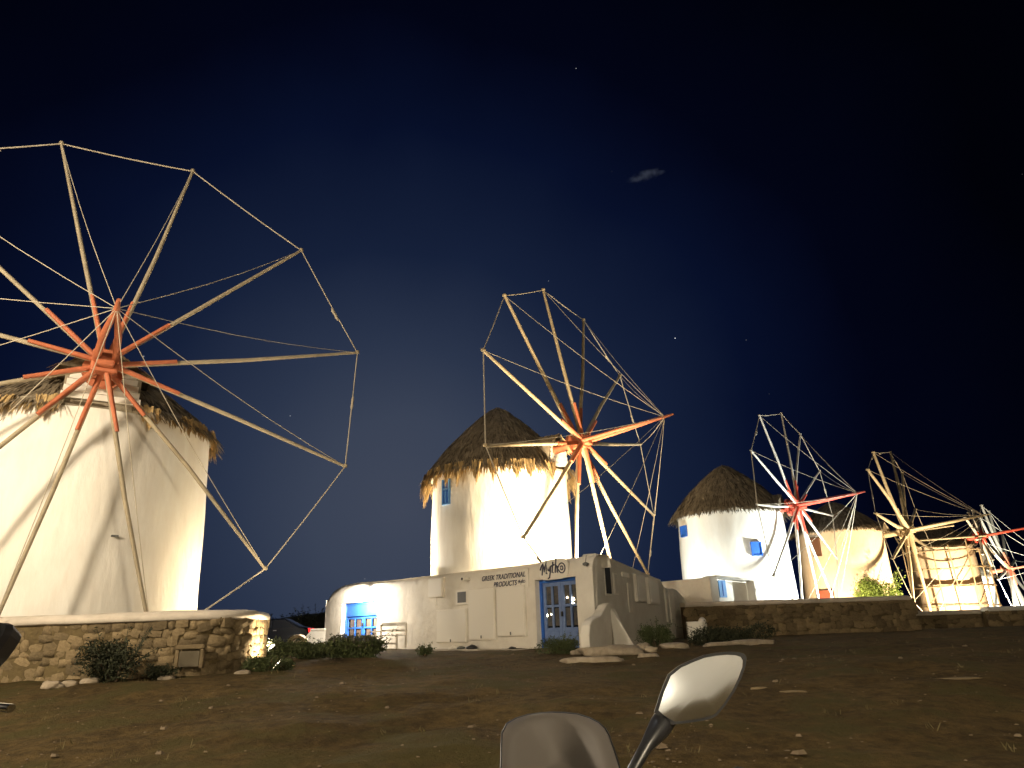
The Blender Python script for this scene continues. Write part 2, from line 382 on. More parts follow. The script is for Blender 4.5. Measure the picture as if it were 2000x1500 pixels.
    for i, (an, L) in enumerate(spokes):
        an = R_(an); d = e1 * cos(an) + e2 * sin(an); off = A * (.09 if i % 2 else -.09); q = hub + d * L + off * .3; bend = (e1 * rr.gauss(0, 1) + e2 * rr.gauss(0, 1) + A * rr.gauss(0, 1)) * .035
        tips.append(q)
        if i in skip: continue
        s = MB().path([hub + d * .15 + off, hub + d * L * .5 + off * .7 + bend, q], [sr * 1.15, sr, sr * .72], 8).build('spoke', wood, t)
        MB().path([hub + d * .1 + off + A * .05, hub + d * (L * rr.uniform(.24, .29)) + off + A * .07], [sr * 1.35, sr * .95], 6).build('spoke_clamp', red, s)
        MB().lathe([(sr * .5, -.03), (sr * 1.1, -.02), (sr * 1.1, .05), (sr * .4, .06)], q, 8, True).build('spoke_end', wood, s)
    n = len(tips)
    for i in range(n):
        if i in skip: continue
        a, b_ = tips[i], tips[(i + 1) % n]
        if (i + 1) % n not in skip and rims:
            MB().path([a.lerp(b_, k / 4) - V((0, 0, .03 * sin(pi * k / 4))) for k in range(5)], rope * rr.uniform(.85, 1.15), 5).build('rim_rope', ROPE, t)
            if rr.random() < .3:
                k0 = rr.uniform(.2, .6); MB().path([a.lerp(b_, k0 + j * .03) - V((0, 0, .09)) for j in range(5)], [rope, rope * 2.4, rope * 1.8, rope * 2.5, rope], 6).build('furled_cloth', ROPE, t)
        if rims: MB().path([a.lerp(tip, k / 5) - V((0, 0, .12 * sin(pi * k / 5))) for k in range(6)], rope * .5, 5).build('stay_rope', ROPE, t)
    return t, ax

def mill_window(t, axv, r, px, py, w, h, m, frame=None, bars=False, name='window'):
    p = cylhit(px, py, axv, r); n = V((p.x - axv.x, p.y - axv.y, 0)).normalized(); x = V((0, 0, 1)).cross(n); M = axes(x, n)
    wd = MB().box(p - n * .02, (w, h, .14), M).build(name, m, t)
    f = frame or m
    fr = MB()
    for sx in (-1, 1): fr.box(p + x * (sx * (w / 2 + .02)) + n * .03, (.05, h + .09, .12), M)
    for sy in (-1, 1): fr.box(p + V((0, 0, sy * (h / 2 + .02))) + n * .032, (w, .05, .12), M)
    fr.build('frame', f, wd)
    if bars:
        MB().box(p + n * .07, (.06, h, .05), M).box(p + n * .071 + V((0, 0, .1)), (w, .06, .05), M).build('glazing_bar', f, wd)
    return wd

S1 = [(13.9, 5.9), (45.5, 5.81), (78.2, 5.87), (106.8, 5.66), (138.6, 6.0), (170.9, 6.0), (200.7, 6.0), (233.1, 6.0), (259.2, 6.0), (285.5, 6.0), (310.7, 5.66), (341.8, 5.73)]
m1, a1 = windmill('largest cream windmill at far left, its spoked wheel turned to the camera', (-10.77, 17.0), 0.9, 2.98, 2.74, 6.42, 8.45, (-8.85, 13.96, 7.19), 33.1, 4, S1, 2.75, ntuft=22, nstraw=6500, rope=.016, sr=.047, wood=mat('dimmed_wood', (.38, .32, .22), .8, (.27, .225, .155), 3, .05, 14), dw=1.5, tl=.6, over=.10)  # wheel wood darkened in colour, standing in for weak light high up
p = cylhit(223, 1047, a1, 2.87); MB().box(p, (.13, .13, .035), axes(V((p.x - a1.x, p.y - a1.y, 0)), Z0)).build('vent', GREY, m1)
S2 = [(130.3, 6.4), (161.3, 6.3), (192.1, 6.46), (220.0, 6.36), (250.9, 6.4), (280.9, 6.4), (310.9, 6.4), (339.2, 6.29), (10.4, 6.13), (40.4, 6.58), (70.3, 6.61), (100.9, 6.43)]
m2, a2 = windmill('brightly floodlit windmill with straw fringe rising behind the long low shop', (-.66, 28.7), .9, 2.88, 2.80, 7.3, 10.5, (2.57, 26.1, 8.19), 55.9, 5.5, S2, 3.55, ntuft=28, nstraw=8000, rope=.019, sr=.076, dw=1.3, tl=1.05)
mill_window(m2, a2, 2.82, 873, 961, .34, .9, BLUE, BLUEL, True)
S3 = [(.2, 5.42), (26.3, 5.59), (51.5, 5.55), (78.3, 5.15), (115.2, 4.75), (153.5, 4.75), (185.1, 4.81), (215.7, 6.0), (245.1, 5.4), (268.6, 5.4), (296.3, 5.4), (330.0, 4.76)]
m3, a3 = windmill('white windmill with grey thatch cap and blue windows behind the small annex', (11.0, 36.2), .9, 2.78, 2.6, 6.5, 9.25, (13.75, 34.2, 6.68), 48.9, 4, S3, 2.9, nstraw=5500, ntuft=0, tl=.8, red=REDF, wood=mat('white_wood', (.62, .58, .50), .7, (.5, .46, .4), 5), rope=.022, sr=.058, dw=1.0)
for px, py, w, h in ((1336, 1038, .42, .46), (1477, 1072, .42, .56)): mill_window(m3, a3, 2.68, px, py, w, h, BLUE)
S4 = [(109.0, 4.87), (143.3, 5.25), (173.7, 5.2), (200.7, 5.2), (230.7, 5.2), (260.7, 5.2), (290.7, 5.2), (320.7, 5.2), (350.7, 5.2), (23.0, 4.2), (46.5, 5.62), (66.0, 5.72)]
m4, a4 = windmill('sand coloured windmill with flattened ragged cap and bare wooden wheel', (19.6, 43.2), .9, 2.56, 2.46, 6.2, 8.15, (22.9, 41.5, 6.1), 47.8, 5.7, S4, 4.0, roof='flat', tm=PLP, red=WOOD, wood=mat('bare_wood', (.42, .34, .22), .8, (.30, .24, .15), 5), nstraw=4500, ntuft=0, rope=.018, sr=.095, skip=(6, 7), over=.2, dw=1.1)
mill_window(m4, a4, 2.5, 1595, 1069, .42, .95, BRN); mill_window(m4, a4, 2.55, 1613, 1163, .9, .5, REDF, BRN, name='door')
S5 = [(100 + 30 * i, 4.2) for i in range(12)]
h5 = atY(1915, 1048, 53.2)
m5, a5 = windmill('windmill wrapped in wooden scaffolding with short unfinished wheel', (33.2, 56.2), .9, 2.45, 2.35, 6.35, 8.3, h5, 48, 6, [(a, 3.4 if i in (2, 8) else 2.2) for i, (a, L) in enumerate(S5)], 4.3, roof='flat', tm=PLP, red=REDF, wood=MATS['white_wood'], nstraw=3000, ntuft=0, rope=.03, sr=.10, skip=(0, 5, 10), rims=False, over=.2, dw=1.0)
h6 = atY(1968, 1112, 62)
S6 = [(10 + 30 * i, 5.6) for i in range(12)]
m6, a6 = windmill('farthest white windmill at the right edge with orange hub and tangled wheel', (39.4, 64.5), .4, 2.5, 2.4, 4.3, 6.4, h6, 47, 6, S6, 3.3, tm=PL, wood=WOODG, nstraw=2000, ntuft=0, rope=.03, sr=.13, dw=1.0)

# floodlights at the feet of the windmills
flood((-13.2, 3.2, 5.0), (-9.2, 15.0, 7.4), 600, WARM, 'floodlight on the street lamp post at the far left, aimed at the largest windmill', 56, .6, .9)
flood((-4.72, 14.45, 1.0), (-8.2, 14.9, 4.2), 120, WARM, 'small bright floodlight on the ground right of the rounded stone wall end', 150, .9, .06)
flood((-6.25, 18.3, 1.25), (-9.6, 16.2, 4.6), 560, WARM, 'small floodlight inside the parapet, right of the largest windmill', 140)
flood((-5.3, 30.4, 3.2), (-1.8, 28.8, 6.3), 2000, WARM, 'small floodlight on the shop roof, left of the fringed windmill', 130)
flood((2.6, 23.9, 3.3), (.7, 27.0, 7.0), 2600, WARM, 'small floodlight on the shop roof near the corner, aimed at the fringed windmill', 140)
flood((15.6, 31.4, 1.3), (11.8, 35.2, 5.4), 2300, COOL, 'small white floodlight at the foot of the blue windowed windmill', 120)
flood((6.6, 32.6, 1.5), (9.9, 35.2, 4.2), 420, COOL, 'small floodlight behind the annex, left of the blue windowed windmill', 120)
flood((23.4, 37.6, 1.3), (20.4, 42, 4.6), 2300, WARM, 'small floodlight at the foot of the sand coloured windmill', 125)
flood((16.4, 38.4, 1.3), (18.6, 42, 4.2), 800, WARM, 'small floodlight behind the long rubble wall, left of the sand coloured windmill', 120)
flood((31.3, 49.6, 1.3), (32.8, 55, 4.6), 2300, (1, .80, .52), 'small floodlight in front of the scaffolded windmill', 125)
flood((39.2, 56.5, 1.2), (39.0, 62, 4.0), 4200, COOL, 'small white floodlight in front of the farthest windmill', 150)

# scaffold round windmill five
sf = thing('scaffold', (a5.x, a5.y, .9), 'brown pole scaffold standing round the windmill second from the right', 'scaffold')
rs_ = random.Random(5); ps = []
for i in range(9):
    a = R_(-170 + i * 21); ps.append((a5.x + cos(a) * 3.15, a5.y + sin(a) * 3.15))
    MB().path([(ps[-1][0], ps[-1][1], .8), (ps[-1][0] + rs_.gauss(0, .05), ps[-1][1], rs_.uniform(5.9, 6.7))], .045, 6).build('pole', SCAF, sf)
for z in (1.9, 3.3, 4.6, 5.9):
    for i in range(8):
        a, b_ = V((*ps[i], z + rs_.gauss(0, .04))), V((*ps[i + 1], z + rs_.gauss(0, .04))); d = (b_ - a).normalized() * .25
        MB().path([a - d, b_ + d], .04, 6).build('ledger', SCAF, sf)
        if z in (3.3, 5.9): MB().box((a + b_) / 2 + V((-(a.x - a5.x) * .1, -(a.y - a5.y) * .1, .07)), ((b_ - a).length * .98, .45, .05), axes(b_ - a, V((0, 0, 1)))).build('plank', WOOD, sf)
for i, z0 in ((1, 1.9), (3, 3.3), (4, 1.9), (5, 3.3), (6, 1.9)):
    MB().path([V((*ps[i], z0)), V((*ps[i + 1], z0 + 1.3))], .035, 6).build('brace', SCAF, sf)
for (xa, ya), (xb, yb), r_ in (((1766, 1040), (1862, 1026), .075), ((1772, 1057), (1926, 1046), .075), ((1752, 1052), (1800, 1072), .06), ((1745, 1044), (1772, 1090), .05)):
    MB().path([atY(xa, ya, 51.5), atY(xb, yb, 51.8)], r_, 6).build('timber', WOOD, sf)
rows = []
for j in range(7):
    rows.append([V((a5.x + cos(R_(-62 + k * 5)) * (3.05 + .05 * sin(k * 2 + j)), a5.y + sin(R_(-62 + k * 5)) * (3.05 + .05 * sin(k * 2 + j)), 4.7 + j * .22)) for k in range(8)])
tp = MB().grid(rows).build('tarpaulin', TARP, at=(a5.x + 2, a5.y - 2.4, 4.7)); tp.modifiers.new('solid', 'SOLIDIFY').thickness = .015
tag(tp, 'pale grey tarpaulin tied to the scaffold poles', 'tarpaulin')

# ------------------------------------------------------------------ stone parapets
rs = random.Random(3)
STM = []
for k in range(7):
    mb = MB()
    for fx in range(6):
        pass
    import bmesh
    bm = bmesh.new(); bmesh.ops.create_cube(bm, size=2); bmesh.ops.subdivide_edges(bm, edges=bm.edges[:], cuts=1, use_grid_fill=True)
    for v in bm.verts:
        q = v.co.normalized() * 1.25; v.co = v.co.lerp(q, .55); v.co += V((rs.gauss(0, .07), rs.gauss(0, .07), rs.gauss(0, .07))); v.co *= .52
    me = bpy.data.meshes.new('stone'); bm.to_mesh(me); bm.free(); me.materials.append(STONE)
    for p in me.polygons: p.use_smooth = k % 2 == 0
    STM.append(me)
def pathlen(pts):
    s = [0]
    for a, b_ in zip(pts, pts[1:]): s.append(s[-1] + (b_ - a).length)
    return s
def along(pts, s, q):
    for i in range(len(pts) - 1):
        if q <= s[i + 1] or i == len(pts) - 2:
            d = (pts[i + 1] - pts[i]).normalized(); return pts[i] + d * (q - s[i]), d
def stone_wall(label, pts, zb, zt, thick=.5, row=.19, wid=.29, cope=True, cmat=COPE, coat=False, capn='coping'):
    pts = [V((p[0], p[1], 0)) for p in pts]; s = pathlen(pts)
    t = thing('stone_wall', (pts[0].x, pts[0].y, zb), label, 'wall', 'rubble stone walls along the terrace')
    def rail(off, m=40):
        out = []
        for i in range(m + 1):
            p, d = along(pts, s, s[-1] * i / m); n = V((d.y, -d.x, 0)); out.append(p + n * off)
        return out
    m = max(20, int(s[-1] * 4)); f, bk = rail(-.025, m), rail(-thick, m)
    up = lambda L, z: [V((p.x, p.y, z)) for p in L]
    MB().grid([up(f, zb - .4), up(f, zt), up(bk, zt), up(bk, zb - .4)], False).add([V((p.x, p.y, z)) for p, z in ((f[0], zb - .4), (f[0], zt), (bk[0], zt), (bk[0], zb - .4))], [(0, 1, 2, 3)]).add([V((p.x, p.y, z)) for p, z in ((f[-1], zb - .4), (f[-1], zt), (bk[-1], zt), (bk[-1], zb - .4))], [(3, 2, 1, 0)]).build('core', MORT, t)
    if cope:
        rows = []
        for off, dz in ((-.04, -.02), (.05, 0), (.05, .07), (.01, .13), (-.1, .16), (-thick + .05, .16), (-thick - .05, .1), (-thick - .05, 0)):
            rows.append([V((p.x, p.y, zt + dz + .012 * noise.noise(p * 1.7))) for p in rail(off, m)])
        c = MB().grid(rows); n = len(rows[0])
        c.add([r[0] for r in rows], [tuple(range(len(rows)))]); c.add([r[-1] for r in rows], [tuple(reversed(range(len(rows))))])
        c.build(capn, cmat, t)
    z = zb - .05
    while z < zt - .06:
        h = min(rs.uniform(.8, 1.25) * row, zt - z + .02); q = rs.uniform(-.1, .1)
        while q < s[-1]:
            w = rs.uniform(.6, 1.45) * wid
            p, d = along(pts, s, min(max(q + w / 2, 0), s[-1])); n = V((d.y, -d.x, 0))
            M = axes(d, V((0, 0, 1))) @ Matrix.Rotation(rs.gauss(0, .22), 3, 'Y')
            piece('stone', rs.choice(STM), p + n * (rs.uniform(-.075, -.05) - (.035 * (1 - sstep(.40, .60, q / s[-1])) if coat else 0)) + V((0, 0, z + h / 2 + rs.gauss(0, .025))), M, (w * 1.02, rs.uniform(.12, .20), h * rs.uniform(.92, 1.25)), t)
            q += w
        z += h
    return t
lp = [(x * .935, y * .935) for x, y in ((-11.9, 14.12), (-10.5, 14.05), (-8.2, 13.95), (-6.9, 13.95), (-6.2, 14.05), (-5.75, 14.3), (-5.5, 14.75), (-5.55, 15.5), (-5.9, 17.0))]
lw = stone_wall('rubble stone parapet with white coping below the largest windmill', lp, .82, 1.83, row=.15, wid=.205, coat=True)
pt = thing('utility_hatch', (-6.2, 12.96, .9), 'dull grey metal hatch with stone lintel set low in the left stone wall', 'hatch')
hp = atY(370, 1287, 12.96)
MB().box(hp, (.36, .05, .26)).build('plate', mat('hatch_metal', (.10, .082, .052), .8), pt, bevel=.01)
MB().box(hp + V((0, .01, .2)), (.5, .12, .08)).build('lintel', STONE, pt, bevel=.02)
for s_ in (-1, 1): MB().box(hp + V((s_ * .22, .012, 0)), (.07, .1, .32)).build('jamb', STONE, pt, bevel=.02)
rp0, rp1 = atY(1342, 1228, 27.6), atY(1790, 1226, 28.6)
stone_wall('long low rubble wall with pale coping in front of the blue windowed windmill', [rp0, rp0.lerp(rp1, .5), rp1], .90, atY(1560, 1178, 28).z, row=.22, wid=.36)
rp2, rp3 = atY(1786, 1215, 30.5), atY(1945, 1215, 31)
stone_wall('lower stretch of rubble wall below the scaffolded windmill', [rp2, rp3], .9, atY(1860, 1200, 30.6).z, row=.22, wid=.4)
rp4, rp5 = atY(1936, 1212, 30.2), atY(2030, 1212, 30.2)
stone_wall('pale stub of rubble wall at the right edge of the picture', [rp4, rp5], .9, atY(1970, 1192, 30.2).z, row=.22, wid=.4, cmat=PL)

# ------------------------------------------------------------------ shop
K = atY(1167, 1262, 20.2); K.z = .88
FD = V((-.656, .755, 0)).normalized(); FN = V((-FD.y, FD.x, 0)); FN = FN if FN.y < 0 else -FN
Z = V((0, 0, 1)); FX = -FD   # viewer's right along the front
def wf(x, y, off=0): return onplane(x, y, K + FN * off, FN)
def uz(x, y):
    p = wf(x, y); return (p - K).dot(FD), p.z
def fp(u, z, off=0): return K + FD * u + FN * off + V((0, 0, z - K.z))
FM = axes(FX, FN)    # local x right, y up, z outward
FM = Matrix((FX, Z, FN)).transposed()
shop = thing('shop_building', K, 'long low white shop with blue doors in front of the fringed windmill', 'shop')
UL = uz(632, 1265)[0]
tops = [uz(1165, 1080), uz(1000, 1103), uz(850, 1121), uz(740, 1134), uz(690, 1137), uz(662, 1142), uz(645, 1152), (UL, uz(633, 1168)[1])]
def ztop(u):
    for (u0, z0), (u1, z1) in zip(tops, tops[1:]):
        if u <= u1: return z0 + (z1 - z0) * max(0, (u - u0) / (u1 - u0))
    return tops[-1][1]
dA = sorted((uz(1129, 1200)[0], uz(1048, 1200)[0])); dAz = uz(1088, 1129)[1]
dB = sorted((uz(736, 1215)[0], uz(667, 1215)[0])); dBz = uz(700, 1176)[1]
wl = MB()
def wallseg(u0, u1, zb, n):
    rows = []
    for i in range(n + 1):
        u = u0 + (u1 - u0) * i / n; zt = ztop(u); wob = .02 * noise.noise(V((u * 1.1, 3, 0))); r = []
        for off, z in ((0, zb), (0, zb + (zt - .42 - zb) * .5), (-.0, zt - .42), (-.03, zt - .28), (-.10, zt - .14), (-.22, zt - .04), (-.40, zt), (-.75, zt - .02), (-.8, zt - .35)):
            r.append(fp(u, z, off + wob + .012 * noise.noise(V((u * 2, z * 2, 0)))))
        rows.append(r)
    wl.grid(rows)
for u0, u1, zb in ((0, dA[0], .5), (dA[0], dA[1], dAz), (dA[1], dB[0], .5), (dB[0], dB[1], dBz), (dB[1], UL, .5)): wallseg(u0, u1, zb, max(3, int((u1 - u0) * 5)))
REC = .28
for (u0, u1), zt in ((dA, dAz), (dB, dBz)):
    for u in (u0, u1): wl.add([fp(u, .5, .02), fp(u, zt, .02), fp(u, zt, -REC), fp(u, .5, -REC)], [(0, 1, 2, 3)])
    wl.add([fp(u0, zt, .02), fp(u1, zt, .02), fp(u1, zt, -REC), fp(u0, zt, -REC)], [(0, 1, 2, 3)])
# left return wall and roof deck
SD = V((.42, .91, 0)).normalized(); SN = V((SD.y, -SD.x, 0))
be = K + FD * UL; bk = be - FN * 4.0
wl.add([fp(UL, .5), fp(UL, ztop(UL) - .1), V((bk.x, bk.y, ztop(UL) - .2)), V((bk.x, bk.y, .5))], [(0, 1, 2, 3)])
wl.build('front_wall', PLS, shop)
rk = K + SD * 12
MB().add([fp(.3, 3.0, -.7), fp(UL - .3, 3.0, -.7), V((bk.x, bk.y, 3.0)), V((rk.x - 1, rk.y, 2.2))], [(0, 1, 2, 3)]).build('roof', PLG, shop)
# side wall
def ws(x, y, off=0): return onplane(x, y, K + SN * off, SN)
sp_ = [(1165, 1080), (1172, 1082), (1186, 1086), (1245, 1112), (1279, 1127), (1290, 1131), (1297, 1146), (1304, 1149), (1316, 1149), (1322, 1152), (1333, 1163), (1342, 1176), (1346, 1190)]
pp = [ws(*q) for q in sp_]
# flatten the far part: the wall bends a little, keep it in plane
poly = [V((p.x, p.y, p.z)) for p in pp] + [V((pp[-1].x, pp[-1].y, .5)), V((K.x, K.y, .5))]
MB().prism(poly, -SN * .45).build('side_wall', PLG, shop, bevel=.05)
SM = Matrix((SD, Z, SN)).transposed()
def sbox(x0, y0, x1, y1, d, m, name, parent=shop, off=0):
    a, b_ = ws(x0, y0, off), ws(x1, y1, off); c = (a + b_) / 2; w = abs((b_ - a).dot(SD)); h = abs(b_.z - a.z)
    return MB().box(c + SN * (d / 2 - .02), (w, h, d), SM).build(name, m, parent, bevel=.012), c, w, h
wd, c, w, h = sbox(1178, 1099, 1195, 1164, .035, SIGN, 'window')
MB().box(c + SN * .02, (w * .8, h * .88, .012), SM).build('pane', mat('black_pane', (.012, .014, .02), .7, spec=.1), wd)
wd, c, w, h = sbox(1196, 1118, 1208, 1162, .035, SIGN, 'window')
MB().box(c + SN * .02, (w * .7, h * .84, .012), SM).build('pane', PLG, wd)
sbox(1224, 1139, 1236, 1196, .05, PLS, 'pilaster'); sbox(1214, 1117, 1228, 1128, .05, SIGN, 'nameplate')
for x0, x1 in ((1236, 1258), (1259.5, 1284)):
    sh, c, w, h = sbox(x0, 1121 + (x0 - 1236) * .30, x1, 1176 + (x1 - 1258) * .2, .13, PLS, 'shutter')
    MB().box(c + SN * .118, (w * .8, h * .86, .012), SM).build('panel', SIGN, sh)
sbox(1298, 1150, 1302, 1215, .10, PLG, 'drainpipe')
sbox(1304, 1152, 1320, 1216, .06, PLS, 'shutter')
# curved corner wing wall
WP = K + V((.16, -.02, 0)); WE = atY(1142, 1262, 18.9); WD = V((WE.x - WP.x, WE.y - WP.y, 0)).normalized(); WN = V((-WD.y, WD.x, 0)); WN = WN if WN.x > 0 else -WN
prof = [onplane(x, y, WP, WN) for x, y in ((1181, 1178), (1174, 1178), (1167, 1182), (1161, 1194), (1155, 1203), (1147, 1206), (1141, 1209), (1137, 1214), (1134, 1222), (1132, 1240))]
prof += [V((prof[-1].x, prof[-1].y, .5)), V((prof[0].x, prof[0].y, .5))]
MB().prism(prof, WN * .26).build('wing_wall', PLS, shop, bevel=.04)
fa = K + V((.42, -.02, 0)); fb = atY(1250, 1257, 20.0)
mb = MB(); mb.add([V((fa.x, fa.y, 1.95)), V((fa.x, fa.y - .45, .6)), V((fb.x, fb.y - .25, .6)), V((fb.x, fb.y + .3, .62)), V((fa.x, fa.y + .3, .6)), V((fa.x + .15, fa.y + .2, 1.9))], [(0, 1, 2), (0, 2, 3, 5), (0, 5, 4, 1)])
mb.build('ramp_buttress', PLS, shop)

def fbox(x0, y0, x1, y1, d, m, name, parent=shop, off=0, bev=.012):
    ym = (y0 + y1) / 2; u0, u1 = uz(x0, ym)[0], uz(x1, ym)[0]; xm = (x0 + x1) / 2
    z0, z1 = uz(xm, y0)[1], uz(xm, y1)[1]
    c = fp((u0 + u1) / 2, (z0 + z1) / 2, off + d / 2 - .015)
    return MB().box(c, (abs(u0 - u1), abs(z0 - z1), d), FM).build(name, m, parent, bevel=bev), c, abs(u0 - u1), abs(z0 - z1)
# big shutters, small window, meter box
for bx in ((855, 1190, 915, 1255), (918, 1148, 970, 1250), (973, 1145, 1029, 1243)):
    sh, c, w, h = fbox(*bx, .09, PLS, 'shutter')
    MB().box(c + FN * .05, (w * .93, h * .95, .02), FM).build('panel', SIGN, sh, bevel=.006)
    MB().box(c + FN * .06 + Z * (-h * .44), (.05, .09, .03), FM).build('latch', GREY, sh)
wd, c, w, h = fbox(893, 1152, 917, 1181, .08, SIGN, 'window')
MB().box(c + FN * .045, (w * .68, h * .72, .012), FM).build('pane', mat('grey_pane', (.10, .10, .10), .3), wd)
mbx, c, w, h = fbox(841, 1129, 869, 1167, .12, PLS, 'meter_box')
MB().box(c + FN * .06, (w * .84, h * .88, .012), FM).build('box_door', SIGN, mbx, bevel=.004)
MB().path([c - Z * (h / 2) + FN * .05, c - Z * (h / 2 + .18) + FN * .05 + FX * .03, c - Z * (h / 2 + .3) + FN * .03], .018, 6).build('conduit', PLS, mbx)

def double_door(du, zt, zb, frame, leafm, transom, lit):
    u0, u1 = du; off = -REC + .06
    d = MB().box(fp((u0 + u1) / 2, (zt + zb) / 2, -REC - .03), (u1 - u0, zt - zb, .03), FM).build('door', DARKG, shop)
    fw = .09
    fr = MB()
    for u in (u0 + fw / 2, u1 - fw / 2): fr.box(fp(u, (zt + zb) / 2, off), (fw, zt - zb, .12), FM)
    fr.box(fp((u0 + u1) / 2, zt - fw / 2, off), (u1 - u0 - 2 * fw, fw, .118), FM).build('frame', frame, d, bevel=.008)
    ztl = zt - fw
    if transom:
        MB().box(fp((u0 + u1) / 2, zt - fw - .2, off - .01), (u1 - u0 - 2 * fw, .4, .06), FM).build('transom_panel', leafm, d, bevel=.01)
        MB().box(fp((u0 + u1) / 2, zt - fw - .43, off + .01), (u1 - u0 - 2 * fw, .06, .1), FM).build('transom_rail', leafm, d); ztl = zt - fw - .46
    mid = (u0 + u1) / 2; lw = (u1 - u0 - 2 * fw) / 2
    for sgn in (-1, 1):
        lc = mid + sgn * lw / 2; z0 = zb + .02; H = ztl - z0
        lf = MB()
        for s2 in (-1, 1): lf.box(fp(lc + s2 * (lw / 2 - .06), z0 + H / 2, off - .02), (.11, H - .01, .055), FM)
        lf.box(fp(lc, z0 + H / 2, off - .02), (.07, H - .02, .05), FM)
        for zz, hh in ((z0 + .30 * H / 2, .30 * H), (ztl - .06, .11), (z0 + .63 * H, .07)): lf.box(fp(lc, zz, off - .021), (lw - .2, hh, .045), FM)
        lf.build('door_leaf', leafm, d, bevel=.006)
        MB().box(fp(lc, z0 + .15 * H, off + .012), (lw * .62, .2 * H, .02), FM).build('panel', leafm, d, bevel=.01)
        for s2 in (-1, 1):
            for zz, hh in ((z0 + .46 * H, .27 * H), (z0 + .80 * H, .28 * H)):
                MB().box(fp(lc + s2 * lw * .205, zz, off - .035), (lw * .24, hh, .008), FM).build('pane', GLS if lit else PANEB, d)
    MB().box(fp(mid - .05, zb + .95, off + .05), (.05, .14, .06), FM).build('handle', BLK, d, bevel=.01)
    return d
PANEB = mat('brown_pane', (.10, .075, .06), .4)
GLS = mat('door_glass', (.10, .10, .11), .12, (.20, .18, .15), 7, spec=.5, trans=.35)
zbA = K.z; dd = double_door(dA, dAz, zbA, BLUE, BLUEG, False, True)
db = double_door(dB, dBz, K.z, BLUE, BLUE, True, False)
# small shop lights behind the glass, seen through the panes
for x, y, r, lab in ((1121, 1170, .055, 'bright shop light high in the right leaf of the grey blue door'), (1109, 1167, .04, 'smaller high shop light left of the bright one in the right door leaf'), (1069, 1202, .05, 'larger shop light low in the left leaf of the grey blue door'), (1078, 1200, .035, 'tiny shop light low in the left leaf, right of the larger one'), (1119, 1179, .05, 'shop light just below the bright one in the right door leaf')):
    p = wf(x, y, -REC + .005)
    o = MB().lathe([(.001, -r), (r * .8, -r * .5), (r, 0), (r * .7, r * .7), (.001, r)], p, 10).build('shop_light', BULB, at=p)
    tag(o, lab, 'light', 'glowing lights behind the shop door glass')

# signs
def text_mesh(body, size, m, name, c, parent, shear=.0, bold=0.0):
    cu = bpy.data.curves.new('lettering', 'FONT'); cu.body = body; cu.size = size; cu.shear = shear; cu.align_x = 'CENTER'; cu.align_y = 'CENTER'; cu.extrude = .004; cu.offset = bold; cu.space_character = 1.05
    o = bpy.data.objects.new('tmp_text', cu); COL.objects.link(o); dg = bpy.context.evaluated_depsgraph_get()
    me = bpy.data.meshes.new_from_object(o.evaluated_get(dg)); bpy.data.objects.remove(o)
    me.materials.clear(); me.materials.append(m)
    return piece(name, me, c, FM, (1, 1, 1), parent)
pc = wf(984, 1133); sg = thing('shop_sign', pc, 'white board lettered GREEK TRADITIONAL PRODUCTS above the closed shutters', 'sign')
u0, u1 = uz(932, 1135)[0], uz(1026, 1135)[0]; W_ = abs(u0 - u1)
MB().box(pc + FN * .02, (W_, .58, .04), FM).build('board', PLS, sg, bevel=.01)
text_mesh('GREEK TRADITIONAL', W_ / 8.6 * .76, LET, 'lettering', pc + FN * .05 + Z * .10, sg, .25, .004)
text_mesh('PRODUCTS', W_ / 8.6 * .76, LET, 'lettering', pc + FN * .05 - Z * .13 + FX * .10, sg, .25, .004)
def strokes(mb, S, o, sx, w):
    for st in S: mb.path([o + FX * (x * sx) + Z * (y * sx) for x, y in st], w, 5)
MY = [[(0, .17), (.05, .26), (.11, .34), (.10, .2), (.07, .03)], [(.11, .34), (.15, .22), (.16, .12), (.20, .25), (.26, .37), (.25, .2), (.24, .07), (.28, .06)],
      [(.32, .24), (.32, .15), (.36, .12), (.42, .24)], [(.43, .25), (.41, .1), (.37, -.05), (.31, -.07)], [(.53, .36), (.50, .2), (.48, .08), (.53, .07)], [(.44, .25), (.58, .28)],
      [(.66, .44), (.62, .2), (.60, .06)], [(.62, .17), (.66, .25), (.70, .22), (.68, .07), (.72, .06)]]
circ = lambda cx, cy, r: [(cx + r * cos(k * pi / 8), cy + r * sin(k * pi / 8)) for k in range(17)]
pm = wf(1082, 1112); sg2 = thing('shop_sign', pm, 'rounded white sign with the hand lettered word Mytho above the grey blue door', 'sign')
W2 = abs(uz(1053, 1112)[0] - uz(1111, 1112)[0])
bd = []
for k in range(24):
    a = 2 * pi * k / 24; bd.append(pm + FX * (W2 * .5 * math.copysign(abs(cos(a)) ** .5, cos(a))) + Z * (W2 * .23 * math.copysign(abs(sin(a)) ** .6, sin(a))) + FN * .005)
MB().prism(bd, FN * .03).build('board', SIGN, sg2)
o0 = pm - FX * (W2 * .44) - Z * (W2 * .135) + FN * .042
mb = MB(); strokes(mb, MY, o0, W2 * .85, .024); strokes(mb, [circ(.86, .17, .13), circ(.86, .17, .05)], o0, W2 * .85, .02); mb.build('lettering', LET, sg2)
p_ = o0 + (FX * .30 + Z * .0) * (W2 * .95) + pc - pm
mb = MB(); strokes(mb, MY, pc + FN * .048 + FX * (W_ * .31) - Z * .17, W_ * .14, .007); strokes(mb, [circ(.84, .17, .11)], pc + FN * .048 + FX * (W_ * .31) - Z * .17, W_ * .14, .007); mb.build('lettering', LET, sg)

